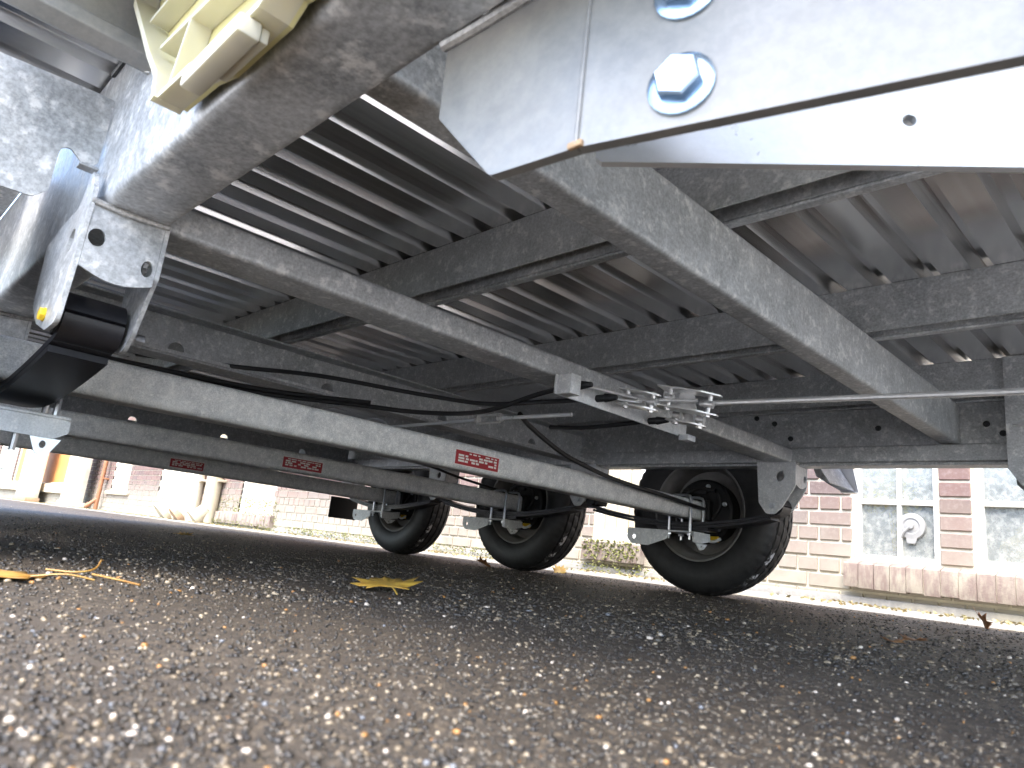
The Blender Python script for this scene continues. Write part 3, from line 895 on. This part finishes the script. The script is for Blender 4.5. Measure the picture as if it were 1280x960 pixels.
# ---- spring hangers
def hanger(x, side):
    """U shaped pressed bracket under a rail: two cheeks and a front wall; side 0 near, 1 far"""
    y0, y1 = (0.187, 0.293) if side == 0 else (2.385, 2.480)
    def cheek(yy, tall):
        if tall:
            poly = rounded([(x + 0.066, 0.500), (x + 0.036, 0.540), (x + 0.004, 0.487), (x - 0.052, 0.485), (x - 0.160, 0.467), (x - 0.142, 0.364), (x - 0.081, 0.329), (x - 0.010, 0.309), (x + 0.042, 0.313), (x + 0.058, 0.40)],
                           [0.01, 0.012, 0.03, 0.02, 0.012, 0.04, 0.03, 0.03, 0.02, 0.02], 5)
        else:
            poly = rounded([(x + 0.062, 0.486), (x + 0.062, 0.405), (x + 0.016, 0.330), (x - 0.010, 0.306), (x - 0.040, 0.306), (x - 0.068, 0.345), (x - 0.078, 0.486)],
                           [0, 0.02, 0.015, 0.02, 0.02, 0.02, 0], 4)
        return holed(poly, [(x + 0.008, 0.437, 0.0155, 1.15)], 'Y', yy, yy + 0.006)
    zl = 0.392 if side == 0 else 0.412
    wallp = [(y0 + 0.0065, 0.4835), (y1 - 0.0065, 0.4835), (y1 - 0.0065, zl)] + [(y1 - 0.0065 - (y1 - y0 - 0.013) * k / 8, zl - 0.012 * math.sin(math.pi * k / 8)) for k in range(1, 8)] + [(y0 + 0.0065, zl)]
    wv = holed(wallp, [(y0 + 0.019, 0.436, 0.011, 1.15), (y1 - 0.018, 0.415, 0.008, 1.5)] if side == 0 else [(y1 - 0.018, 0.436, 0.010, 1.2)], 'X', x + 0.056, x + 0.061)
    parts = [cheek(y0, side == 0), cheek(y1 - 0.006, False), wv]
    o = T('spring_hanger', merge(*parts), 'galv_clamp' if side else 'galv_rail', smooth=False)
    pin = (x - (0.034 if side == 0 else 0.018), 0.335)
    part('pin', tube([(pin[0], y0 - 0.004, pin[1]), (pin[0], y1 + 0.026, pin[1])], 0.0065, 10), 'zinc', o)
    part('bolt_head', hexbolt((pin[0], y0 - 0.0005, pin[1]), (0, -1, 0), 0.017, 0.007, 0.020), 'yellow' if side == 0 else 'zinc', o)
    part('nut', hexbolt((pin[0], y1 + 0.0005, pin[1]), (0, 1, 0), 0.020, 0.012, 0.022), 'zinc', o)
    part('weld', tube([(x + 0.062, y0 + 0.002, 0.4845), (x + 0.064, (y0 + y1) / 2, 0.481), (x + 0.062, y1 - 0.002, 0.4845)], 0.005, 8, 4), 'weld', o)
    return o
HX = (-1.115, -1.985, -2.985, -3.86)
for side in (0, 1):
    for x in HX: hanger(x, side)

# ---- leaf springs
def leaf(pts, th, y0, y1):
    """a strip following (x, z) points with thickness th"""
    pts = [Vector((p[0], p[1])) for p in pts]; n = len(pts); up, lo = [], []
    for i, p in enumerate(pts):
        d = (pts[min(i + 1, n - 1)] - pts[max(i - 1, 0)]).normalized(); nn = Vector((-d.y, d.x))
        if nn.y < 0: nn = -nn
        up.append(p + nn * th / 2); lo.append(p - nn * th / 2)
    poly = up + lo[::-1]
    V = []
    m = len(poly)
    for yy in (y0, y1):
        for q in poly: V.append((q.x, yy, q.y))
    F = []
    for i in range(n - 1):
        a, b, c, d = i, i + 1, m - 2 - i, m - 1 - i
        F += [(a, b, c, d), (m + a, m + d, m + c, m + b), (a, m + a, m + b, b), (d, c, m + c, m + d)]
    F += [(0, m - 1, 2 * m - 1, m), (n - 1, m + n - 1, m + n, n)]
    return V, F
def spring(xa, side, xf, xb):
    y0, y1 = (0.203, 0.281) if side == 0 else (2.398, 2.467)
    zc = (0.264 if side == 0 else 0.258); ze = 0.307
    def curve(u0, u1, off, n=14):
        out = []
        for k in range(n + 1):
            x = u0 + (u1 - u0) * k / n
            L = (xf - xa) if x > xa else (xa - xb)
            t = abs(x - xa) / L
            out.append((x, zc + (ze - zc) * t ** (1.5 if side == 0 else 1.8) + off))
        return out
    eyes = []
    for ex in (xf, xb):
        s = 1 if ex > xa else -1
        rr, zr = (0.031, 0.339) if side == 0 else (0.0275, 0.335)
        ring = [(ex + rr * math.cos(a) * s, zr + rr * math.sin(a)) for a in np.linspace(-1.55, 3.9, 40)]
        eyes.append(leaf(ring, 0.010, y0, y1))
    main = curve(xf, xb, 0.0, 24)
    o = T('leaf_spring', merge(leaf(main, 0.010, y0, y1), *eyes), 'black_paint', smooth=True, angle=30)
    part('leaf', leaf(curve(xf - 0.012, xb + 0.012, -0.0118, 20), 0.010, y0, y1), 'black_paint', o)
    if side == 1: part('leaf', leaf(curve(xa + 0.11, xa - 0.11, -0.0226, 10), 0.010, y0, y1), 'black_paint', o)
    part('bush', merge(tube([(xf, y0 - 0.003, 0.335), (xf, y1 + 0.003, 0.335)], 0.022, 16), tube([(xb, y0 - 0.003, 0.335), (xb, y1 + 0.003, 0.335)], 0.022, 16)), 'dark_steel', o)
    # u-bolts, plate
    ym = (y0 + y1) / 2
    for yy in (y0 - (0.034 if side == 0 else 0.010), y1 + 0.010):
        xl, xr = xa - 0.049, xa + 0.043
        T('u_bolt', tube([(xl, yy, 0.198), (xl, yy, 0.350), (xl + 0.006, yy, 0.360), (xl + 0.02, yy, 0.364), (xr - 0.02, yy, 0.364), (xr - 0.006, yy, 0.360), (xr, yy, 0.350), (xr, yy, 0.198)], 0.0055, 8), 'zinc')
        for xx in (xl, xr):
            T('nut', hexbolt((xx, yy, 0.2225), (0, 0, -1), 0.019, 0.010, 0.022), 'zinc')
    inner = y1 + 0.03 if side == 0 else y0 - 0.03
    outer = y0 - 0.02 if side == 0 else y1 + 0.02
    lo, hi = min(inner, outer), max(inner, outer)
    yt = inner if side == 1 else inner - 0.005
    xq = xa + 0.072
    top = bevel_box(xa - 0.075, xq, lo, hi, 0.2225, 0.2285, 0.002)
    fpoly = rounded([(lo, 0.2222), (hi, 0.2222), (hi, 0.200), (hi - 0.02 if side == 0 else hi - 0.06, 0.188), (lo + 0.05, 0.188), (lo, 0.19)], 0.007, 3)
    front = prism(fpoly, 'X', xq - 0.006, xq)
    tab = holed(rounded([(hi - 0.055, 0.1875), (hi - 0.008, 0.1875), (hi - 0.024, 0.158), (hi - 0.042, 0.158)], [0, 0, 0.01, 0.01], 3) if side == 0 else
                rounded([(lo + 0.02, 0.1875), (lo + 0.10, 0.1875), (lo + 0.075, 0.168), (lo + 0.05, 0.163)], [0, 0, 0.01, 0.01], 3),
                [(hi - 0.034, 0.176, 0.005, 1.3)] if side == 0 else [(lo + 0.058, 0.176, 0.005, 1)], 'X', xq - 0.0055, xq - 0.0005)
    cl = T('spring_plate', merge(top, front), 'galv_clamp', smooth=False)
    part('tab', tab, 'zinc' if side == 0 else 'galv_clamp', cl, smooth=False)
    if side == 1:
        lobe = holed(rounded([(xa - 0.225, 0.2280), (xa - 0.04, 0.2280), (xa - 0.045, 0.195), (xa - 0.13, 0.165), (xa - 0.205, 0.168), (xa - 0.228, 0.19)], [0.006, 0, 0.01, 0.02, 0.02, 0.02], 4),
                     [(xa - 0.195, 0.195, 0.009, 1)], 'Y', yt, yt + 0.005)
        part('shock_mount', merge(lobe, bevel_box(xa - 0.222, xa - 0.0755, yt + 0.0055, yt + 0.05, 0.2225, 0.2285, 0.002)), 'galv_clamp', cl, smooth=False)
    else:
        part('stud', merge(tube([(xq - 0.012, lo + 0.028, 0.16), (xq - 0.012, lo + 0.028, 0.21)], 0.005, 8), tube([(xq - 0.012, lo + 0.055, 0.16), (xq - 0.012, lo + 0.055, 0.21)], 0.005, 8)), 'zinc', cl)
    return o
for side in (0, 1):
    for i, xa in enumerate(AX):
        spring(xa, side, HX[i] - (0.034 if side == 0 else 0.018) if i == 0 else HX[i] - 0.045, HX[i + 1] + 0.045 if i < 2 else HX[3] + 0.018)

# ---- axles, stickers, wheels
def axle(xa):
    n = 14; secs = []
    V, F = [], []
    pr = rounded([(xa - 0.041, -0.006), (xa + 0.034, -0.006), (xa + 0.034, 0.069), (xa - 0.041, 0.069)], 0.017, 6)
    m = len(pr)
    for k in range(n + 1):
        y = -0.02 + (2.59 + 0.02) * k / n
        cam_ = 0.283 + 0.006 * math.sin(math.pi * min(1, max(0, (y - 0.1) / 2.49)))
        for u, v in pr: V.append((u, y, v + cam_))
    for k in range(n):
        for j in range(m):
            F.append((k * m + j, k * m + (j + 1) % m, (k + 1) * m + (j + 1) % m, (k + 1) * m + j))
    F += [tuple(range(m)), tuple(range(n * m, (n + 1) * m))]
    return V, F
STK = ((1.218, 1.378), (1.236, 1.399), (1.188, 1.344))
for i, xa in enumerate(AX):
    a = T('axle', axle(xa), 'galv_axle')
    y0, y1 = STK[i]; xf = xa + 0.0342
    s = T('type_plate', box(xf, xf + 0.0005, y0, y1, 0.2965, 0.3345), 'red', smooth=False, label='red printed type plate on the axle face')
    V, F = [], []
    rows = [0.3290, 0.3215, 0.3140, 0.3065]
    random.seed(40 + i)
    for r_, zz in enumerate(rows):
        y = y0 + 0.010 + (0.008 if r_ == 0 else 0)
        while y < y1 - 0.012:
            w = random.uniform(0.006, 0.022)
            if random.random() < 0.8:
                hh = 0.0016 if r_ == 0 else 0.0026
                V, F = merge((V, F), box(xf + 0.0005, xf + 0.0008, y, min(y + w, y1 - 0.008), zz - hh, zz + hh))
            y += w + random.uniform(0.0015, 0.006)
    V, F = merge((V, F), box(xf, xf + 0.0007, y0 - 0.003, y1 + 0.003, 0.3350, 0.3366), box(xf, xf + 0.0007, y0 - 0.003, y1 + 0.003, 0.2944, 0.2960))
    part('print', (V, F), 'white_print', s, smooth=False)
random.seed(99)

def wheel_meshes():
    R = 0.322
    prof = [(-0.068, 0.186), (-0.080, 0.196), (-0.090, 0.215), (-0.0965, 0.245), (-0.0955, 0.270), (-0.088, 0.292), (-0.082, 0.302), (-0.074, 0.3105)]
    gr = [-0.052, -0.018, 0.018, 0.052]
    tread = []
    y = -0.068
    edges = []
    for g in gr: edges += [(g - 0.0045, 0), (g - 0.003, 1), (g + 0.003, 1), (g + 0.0045, 0)]
    seq = [(-0.066, 0)] + edges + [(0.066, 0)]
    for yy, dp in seq:
        cr = R - 0.010 * (abs(yy) / 0.07) ** 2.4
        tread.append((yy, cr - (0.008 if dp else 0)))
    prof2 = prof + tread + [(-a, b) for a, b in prof[::-1]]
    prof2 += [(0.060, 0.182), (-0.060, 0.182)]
    idx_t = range(len(prof), len(prof) + len(tread))
    def mod(k, j):
        if j in idx_t:
            yy = prof2[j][0]
            # sipes: short cross cuts, offset from rib to rib
            rib = sum(yy > g for g in gr)
            return -0.0035 if (k + rib * 2) % 5 == 0 and abs(yy) < 0.07 else 0.0
        if j in (len(prof) - 1, len(prof) - 2): return -0.004 if k % 3 == 0 else 0
        return 0
    tyre = mesh_from(*lathe_y(prof2, 180, True, mod), 'tyre', True, 30); tyre.materials.append(M['tyre'])
    rimp = [(-0.079, 0.200), (-0.082, 0.196), (-0.080, 0.190), (-0.066, 0.184), (-0.058, 0.176), (-0.040, 0.170), (0.015, 0.166), (0.020, 0.150), (0.030, 0.120), (0.034, 0.070), (0.034, 0.030),
            (0.040, 0.030), (0.040, 0.070), (0.037, 0.125), (0.028, 0.158), (0.060, 0.178), (0.078, 0.200), (0.070, 0.190), (-0.055, 0.183), (-0.070, 0.192)]
    rim = mesh_from(*lathe_y(rimp, 72, True), 'wheel', True, 30); rim.materials.append(M['rim'])
    dp = [(-0.052, 0.001), (-0.052, 0.030), (-0.048, 0.055), (-0.046, 0.118), (-0.040, 0.126), (-0.030, 0.128), (-0.028, 0.120), (0.030, 0.120), (0.031, 0.001)]
    drumv = lathe_y(dp, 48, False)
    det = merge(drumv, bevel_box(-0.05, 0.05, -0.085, -0.05, -0.04, 0.04, 0.008), bevel_box(-0.085, 0.02, -0.064, -0.046, 0.062, 0.085, 0.006), tube([(-0.03, -0.06, 0.02), (-0.06, -0.075, 0.05), (-0.02, -0.07, 0.085), (0.06, -0.06, 0.08)], 0.008, 8, 4),
                tube([(0.05, -0.06, -0.03), (0.08, -0.055, 0.02), (0.07, -0.055, 0.07)], 0.007, 8, 4), bevel_box(0.03, 0.075, -0.062, -0.046, -0.09, -0.055, 0.006))
    drum = mesh_from(*det, 'brake_drum', True, 35); drum.materials.append(M['drum'])
    st = mesh_from(*hexbolt((0, 0, 0), (0, -1, 0), 0.014, 0.009, 0.018), 'backplate_bolt', True, 30); st.materials.append(M['zinc'])
    tag = mesh_from(*bevel_box(0.035, 0.085, -0.068, -0.060, -0.118, -0.096, 0.002, 1), 'tag'); tag.materials.append(M['yellow'])
    lever = mesh_from(*merge(tube([(0.0, -0.075, -0.085), (0.06, -0.08, -0.118), (0.10, -0.078, -0.105)], 0.006, 8, 3), bevel_box(-0.02, 0.02, -0.09, -0.06, -0.10, -0.075, 0.004)), 'brake_lever', True, 35); lever.materials.append(M['galv_clamp'])
    return rim, tyre, drum, st, tag, lever
WM = wheel_meshes()
def wheel(xa, side):
    yc = 2.592 if side == 1 else 0.015
    w = part('wheel', None, None, tr, loc=(xa, yc, 0.3205), me=WM[0])
    for nm, me in zip(('tyre', 'brake_drum', 'backplate_bolt', 'tag', 'brake_lever'), WM[1:]):
        if nm == 'backplate_bolt':
            for k in range(6):
                a = k * math.pi / 3 + .3
                link(bpy.data.objects.new(nm, me), w, (0.10 * math.cos(a), -0.0475, 0.10 * math.sin(a)))
        else: link(bpy.data.objects.new(nm, me), w)
    if side == 0: w.rotation_euler = (0, 0, math.pi)
    return w
for side in (1, 0):
    for xa in AX: wheel(xa, side)

# ---- mudguards over the wheels
def mudguard(y0, y1):
    pts = [(-0.985, 0.432), (-1.03, 0.50), (-1.085, 0.60), (-1.14, 0.69), (-1.22, 0.742), (-1.4, 0.762), (-2.5, 0.762), (-3.6, 0.762), (-3.78, 0.742), (-3.86, 0.665), (-3.92, 0.60), (-4.0, 0.44)]
    return leaf(pts, 0.003, y0, y1)
T('mudguard', merge(mudguard(2.50, 2.73), bevel_box(-3.8, -1.2, 2.727, 2.731, 0.66, 0.759, 0.001, 1)), 'galv_rail')
T('mudguard', merge(mudguard(-0.13, 0.035), box(-3.8, -1.76, 0.036, 0.2022, 0.762, 0.766), bevel_box(-3.8, -1.2, -0.131, -0.127, 0.66, 0.759, 0.001, 1)), 'galv_rail')
# end flap of the far mudguard: a pressed tip with a turned lip
fl = prism(rounded([(-1.155, 0.560), (-1.13, 0.490), (-1.075, 0.455), (-1.02, 0.424), (-0.975, 0.428), (-0.995, 0.52), (-0.99, 0.62), (-1.15, 0.64)], 0.008, 3), 'Y', 2.742, 2.748)
lip = bevel_box(-1.025, -0.972, 2.700, 2.7415, 0.424, 0.429, 0.002)
T('mudguard_end', merge(fl, lip), 'galv_white', smooth=False)
# dark splash guard behind wheel three
T('splash_guard', bevel_box(-3.985, -3.98, 2.36, 2.56, 0.17, 0.30, 0.002, 1), 'black_rubber')

# ---- brake rods, compensators, bracket
br = T('brake_bracket', merge(bevel_box(-1.066, -1.060, 1.15, 1.70, 0.440, 0.486, 0.002), bevel_box(-1.0595, -1.020, 1.155, 1.190, 0.440, 0.486, 0.002), bevel_box(-1.0595, -1.030, 1.66, 1.70, 0.428, 0.444, 0.002)), 'galv_clamp')
for k, (y, z) in enumerate(((1.205, 0.470), (1.30, 0.462), (1.52, 0.452))):
    e = T('cable_end', merge(tube([(-1.075, y, z), (-1.035, y, z)], 0.009, 12), tube([(-1.036, y, z), (-1.005, y + 0.004, z)], [0.011, 0.006], 12)), 'dark_steel')
    T('cable_rod', tube([(-1.03, y, z), (-0.985, (1.355, 1.375, 1.52)[k], (0.470, 0.464, 0.455)[k])], 0.0036, 8), 'steel_rod')
def yoke(x, y, z, L, w, h, yaw, nose=1.0):
    """pressed compensator channel: top and bottom cheeks joined by a back web, pins and bolt heads"""
    parts = []
    poly = rounded([(-L * 0.5, -w * 0.5), (L * 0.22, -w * 0.5), (L * 0.5, -w * 0.10), (L * 0.5, w * 0.22), (L * 0.40, w * 0.5), (-L * 0.5, w * 0.5)], [0.006, 0.02, 0.010, 0.010, 0.012, 0.004], 4)
    for dz in (-h / 2, h / 2):
        parts.append(prism(poly, 'Z', dz - 0.0018, dz + 0.0018))
    parts.append(prism(rounded([(-L * 0.5, -h / 2 + 0.002), (L * 0.12, -h / 2 + 0.002), (L * 0.02, h / 2 - 0.002), (-L * 0.5, h / 2 - 0.002)], 0.0), 'Y', w * 0.5 - 0.004, w * 0.5 - 0.0005))
    for (u, v) in ((-L * 0.30, -w * 0.10), (L * 0.34, 0.0)):
        parts.append(tube([(u, v, -h / 2 - 0.004), (u, v, h / 2 + 0.004)], 0.0055, 10))
        parts.append(hexbolt((u, v, -h / 2 - 0.002), (0, 0, -1), 0.014, 0.006, 0.017))
        parts.append(tube([(u - 0.010, v, 0), (u + 0.010, v, 0)], 0.0095, 12))
    parts.append(hexbolt((-L * 0.32, w * 0.5 - 0.0042, h * 0.05), (0, -1, 0), 0.018, 0.009, 0.024))
    vf = merge(*parts)
    Rm = Matrix.Rotation(math.radians(yaw), 3, 'Z') @ Matrix.Rotation(math.radians(10), 3, 'Y')
    return [tuple(Rm @ Vector(p) + Vector((x, y, z))) for p in vf[0]], vf[1]
T('compensator', yoke(-0.885, 1.420, 0.470, 0.150, 0.055, 0.046, 12), 'steel_rod')
T('compensator', yoke(-0.985, 1.365, 0.468, 0.100, 0.045, 0.036, 12), 'steel_rod')
T('compensator', yoke(-0.945, 1.520, 0.455, 0.095, 0.045, 0.030, 12), 'steel_rod')
T('brake_rod', tube([(-0.865, 1.440, 0.467), (-0.3, 1.535, 0.470), (0.35, 1.60, 0.472)], 0.0065, 10), 'steel_rod')
T('cable_rod', tube([(-1.02, 1.36, 0.469), (-0.86, 1.42, 0.47)], 0.0045, 8), 'steel_rod')
# long thin rod with a turnbuckle running back to the second axle
T('brake_rod', merge(tube([(-1.21, 1.385, 0.45), (-1.462, 1.366, 0.45)], 0.0056, 8), tube([(-1.555, 1.366, 0.45), (-2.03, 1.372, 0.45)], 0.0056, 8)), 'galv_white')
T('turnbuckle', merge(tube([(-1.455, 1.366, 0.45), (-1.468, 1.366, 0.45)], 0.010, 10), tube([(-1.553, 1.366, 0.45), (-1.566, 1.366, 0.45)], 0.010, 10),
                      tube([(-1.46, 1.366, 0.461), (-1.56, 1.366, 0.461)], 0.0035, 8), tube([(-1.46, 1.366, 0.439), (-1.56, 1.366, 0.439)], 0.0035, 8)), 'steel_rod')
T('rod_clip', merge(tube([(-2.02, 1.372, 0.45), (-2.05, 1.365, 0.47), (-2.07, 1.33, 0.475), (-2.06, 1.30, 0.455)], 0.006, 8, 4), bevel_box(-2.05, -2.02, 1.36, 1.385, 0.442, 0.456, 0.003)), 'zinc')

# ---- brake cables
def cable(pts, r=0.0062): T('brake_cable', tube(pts, r, 8, 6), 'black_rubber')
cable([(-1.92, 0.33, 0.43), (-1.877, 0.446, 0.42), (-1.80, 0.792, 0.42), (-1.64, 0.99, 0.42), (-1.53, 1.13, 0.421), (-1.351, 1.191, 0.424), (-1.16, 1.20, 0.458), (-1.07, 1.205, 0.470)])
cable([(-1.90, 0.35, 0.438), (-1.86, 0.45, 0.428), (-1.78, 0.80, 0.428), (-1.60, 1.02, 0.428)], 0.0058)
cable([(-2.2, 0.60, 0.52), (-1.935, 0.772, 0.50), (-1.763, 0.949, 0.50), (-1.635, 1.188, 0.495), (-1.48, 1.31, 0.482), (-1.235, 1.305, 0.468), (-1.07, 1.30, 0.462)])
cable([(-1.07, 1.52, 0.452), (-1.25, 1.50, 0.44), (-1.38, 1.49, 0.445)])
cable([(-1.40, 1.38, 0.462), (-1.425, 1.459, 0.439), (-1.425, 1.593, 0.392), (-1.425, 1.711, 0.369), (-1.425, 1.836, 0.352), (-1.425, 2.017, 0.340), (-1.425, 2.164, 0.334), (-1.430, 2.313, 0.326), (-1.455, 2.50, 0.322)], 0.0072)
cable([(-2.7, 1.2, 0.44), (-2.62, 1.55, 0.43), (-2.58, 1.95, 0.425), (-2.60, 2.20, 0.40), (-2.53, 2.42, 0.365), (-2.48, 2.53, 0.34)])
cable([(-3.7, 1.2, 0.44), (-3.62, 1.65, 0.43), (-3.58, 2.05, 0.42), (-3.53, 2.42, 0.365), (-3.48, 2.53, 0.34)])
# bolts on the far web
for (x, z) in ((-1.218, 0.655), (-1.15, 0.632), (-1.09, 0.575), (-0.80, 0.60), (-0.50, 0.60), (-0.46, 0.57)):
    T('web_bolt', hexbolt((x, YF0 + 0.0295, z), (0, -1, 0), 0.014, 0.008, 0.018), 'dark_steel')

# ================================================================== wheel chock hung beside the near rail
def chock():
    t = thing('wheel_chock', 'cream plastic wheel chock with ribbed hollow back hanging beside the near rail', 'wheel chock', (-0.60, 0.17, 0.45))
    yf, yb = 0.160, 0.190
    arc = [(-0.972, 0.75), (-0.946, 0.723), (-0.868, 0.645), (-0.800, 0.576), (-0.748, 0.528), (-0.735, 0.492)]
    low = [(-0.652, 0.487), (-0.604, 0.474), (-0.502, 0.474), (-0.482, 0.486), (-0.440, 0.476), (-0.40, 0.482), (-0.36, 0.75)]
    outer = arc + low
    th = 0.006
    # rim wall = band along the outline
    def band(pts, th, y0, y1):
        n = len(pts); V = []; F = []
        c = Vector((sum(p[0] for p in pts) / n, sum(p[1] for p in pts) / n))
        inn = []
        for i, p in enumerate(pts):
            a = Vector(pts[max(i - 1, 0)]); b = Vector(pts[min(i + 1, n - 1)]); d = (b - a).normalized(); nn = Vector((-d.y, d.x))
            if nn.dot(c - Vector(p)) < 0: nn = -nn
            inn.append(Vector(p) + nn * th)
        for yy in (y0, y1):
            for p in pts: V.append((p[0], yy, p[1]))
            for p in inn: V.append((p.x, yy, p.y))
        m = 2 * n
        for i in range(n - 1):
            F += [(i, i + 1, n + i + 1, n + i), (m + i, m + n + i, m + n + i + 1, m + i + 1), (i, m + i, m + i + 1, i + 1), (n + i, n + i + 1, m + n + i + 1, m + n + i)]
        F += [(0, n, m + n, m), (n - 1, m + n - 1, m + 2 * n - 1, 2 * n - 1)]
        return V, F
    part('shell', merge(band(arc, 0.008, yf, yb), band([arc[-1]] + low, th, yf + 0.004, yb)), 'cream', t, smooth=False)
    part('back', prism(outer, 'Y', yb, yb + 0.004), 'cream_yellow', t, smooth=False)
    for (a, b) in (((-0.795, 0.583), (-0.50, 0.552)), ((-0.875, 0.66), (-0.38, 0.64)), ((-0.725, 0.50), (-0.70, 0.575))):
        d = Vector((b[0] - a[0], b[1] - a[1])).normalized(); nn = Vector((-d.y, d.x)) * 0.0025
        poly = [(a[0] + nn.x, a[1] + nn.y), (b[0] + nn.x, b[1] + nn.y), (b[0] - nn.x, b[1] - nn.y), (a[0] - nn.x, a[1] - nn.y)]
        part('rib', prism(poly, 'Y', yf + 0.008, yb - 0.0005), 'cream', t, smooth=False)
    part('foot', merge(bevel_box(-0.636, -0.516, yf - 0.004, yf + 0.016, 0.456, 0.4735, 0.003), bevel_box(-0.60, -0.52, yf + 0.0165, yf + 0.024, 0.460, 0.4735, 0.002)), 'cream', t)
    part('hook', tube([(-0.50, yb + 0.005, 0.60), (-0.50, 0.204, 0.60)], 0.006, 8), 'zinc', t)
chock()

# ================================================================== fallen leaves and twigs
def leaf_thing(name, x, y, size, rot, mat, label, curl=0.3, lift=0.004, tilt=(0, 0)):
    outline = [(0, -0.42), (0.10, -0.40), (0.30, -0.50), (0.28, -0.30), (0.52, -0.18), (0.36, -0.05), (0.50, 0.20), (0.26, 0.16), (0.22, 0.34), (0.10, 0.26), (0, 0.60)]
    pts = outline + [(-a, b) for a, b in outline[-2:0:-1]]
    V = [(0, 0, 0)]; ring = []
    pts2 = []
    for i in range(len(pts)):
        a = Vector(pts[i]); b = Vector(pts[(i + 1) % len(pts)])
        pts2 += [a, (a + b) / 2 * 0.97]
    for rr in (0.5, 1.0):
        for p in pts2: V.append((p.x * rr, p.y * rr, 0))
    n = len(pts2)
    V = [(x_ * size, y_ * size, size * (curl * (x_ * x_ * 1.4 - 0.06 * abs(y_)) + 0.05 * noise.noise(Vector((x_ * 4, y_ * 4, size * 50))))) for x_, y_, _ in V]
    F = [(0, 1 + i, 1 + (i + 1) % n) for i in range(n)] + [(1 + i, 1 + n + i, 1 + n + (i + 1) % n, 1 + (i + 1) % n) for i in range(n)]
    st = tube([(0, -0.40 * size, 0.001), (0.05 * size, -0.72 * size, 0.06 * size), (0.10 * size, -1.0 * size, 0.02 * size)], 0.012 * size, 6, 3)
    up = [(a, b, c + 0.0006) for a, b, c in V]
    allv = merge((V, F), st)
    zmin = min(v[2] for v in allv[0])
    o = solo(name, allv, mat, label, 'leaf', smooth=True, angle=60, loc=(x, y, lift - zmin * 0.6), rot=(tilt[0], tilt[1], rot))
    md = o.modifiers.new('thick', 'SOLIDIFY'); md.thickness = 0.0008
    return o
leaf_thing('maple_leaf', -1.02, 0.735, 0.115, 1.0, 'leaf_yellow', 'yellow green maple leaf lying flat on the asphalt in the middle of the picture', 0.14, 0.010, (0.11, -0.11))
leaf_thing('dry_leaf', -2.60, 2.42, 0.10, 2.2, 'leaf_brown', 'curled brown leaf on the asphalt in front of the middle wheel', 0.7, 0.012, (0.4, 0.2))
leaf_thing('dry_leaf', -2.62, 3.02, 0.085, 0.4, 'leaf_yellow', 'small rust yellow leaf in the bright strip right of the middle wheel', 0.6, 0.012, (0.7, 0.2))
leaf_thing('dry_leaf', -0.67, 3.05, 0.09, 1.8, 'leaf_brown', 'dark leaf standing on its edge on the pale strip below the sill', 0.8, 0.022, (1.1, 0.1))
leaf_thing('dry_leaf', -0.44, 1.50, 0.045, 2.8, 'leaf_brown', 'little brown leaf on the dark asphalt right of the front wheel, the longer one', 0.5, 0.006)
leaf_thing('dry_leaf', -0.43, 1.36, 0.035, 0.8, 'leaf_brown', 'little brown leaf scrap on the asphalt nearer to the camera than its neighbour', 0.5, 0.006)
leaf_thing('dry_leaf', -3.00, 1.15, 0.06, 0.2, 'leaf_yellow', 'tiny orange leaf on the shaded asphalt below the rear axle at the left', 0.5, 0.008)
leaf_thing('plane_leaf', -0.94, 0.165, 0.10, 2.6, 'leaf_orange', 'long orange yellow leaf at the left edge of the picture on the asphalt', 0.06, 0.002, (0.0, 0.0))
def twig(name, pts, r, label):
    solo(name, tube(pts, [r * (1 - 0.7 * i / 12) for i in range(13)] if False else r, 7, 5), 'leaf_orange', label, 'twig')
twig('twig', [(-1.02, 0.235, 0.004), (-1.00, 0.262, 0.004), (-1.01, 0.285, 0.008), (-1.06, 0.305, 0.016)], 0.0013, 'curved ochre leaf stalk rising from the asphalt at the left')
twig('twig', [(-0.96, 0.27, 0.006), (-0.92, 0.29, 0.004), (-0.885, 0.30, 0.003)], 0.0012, 'straight ochre stalk lying on the asphalt beside the curved one')
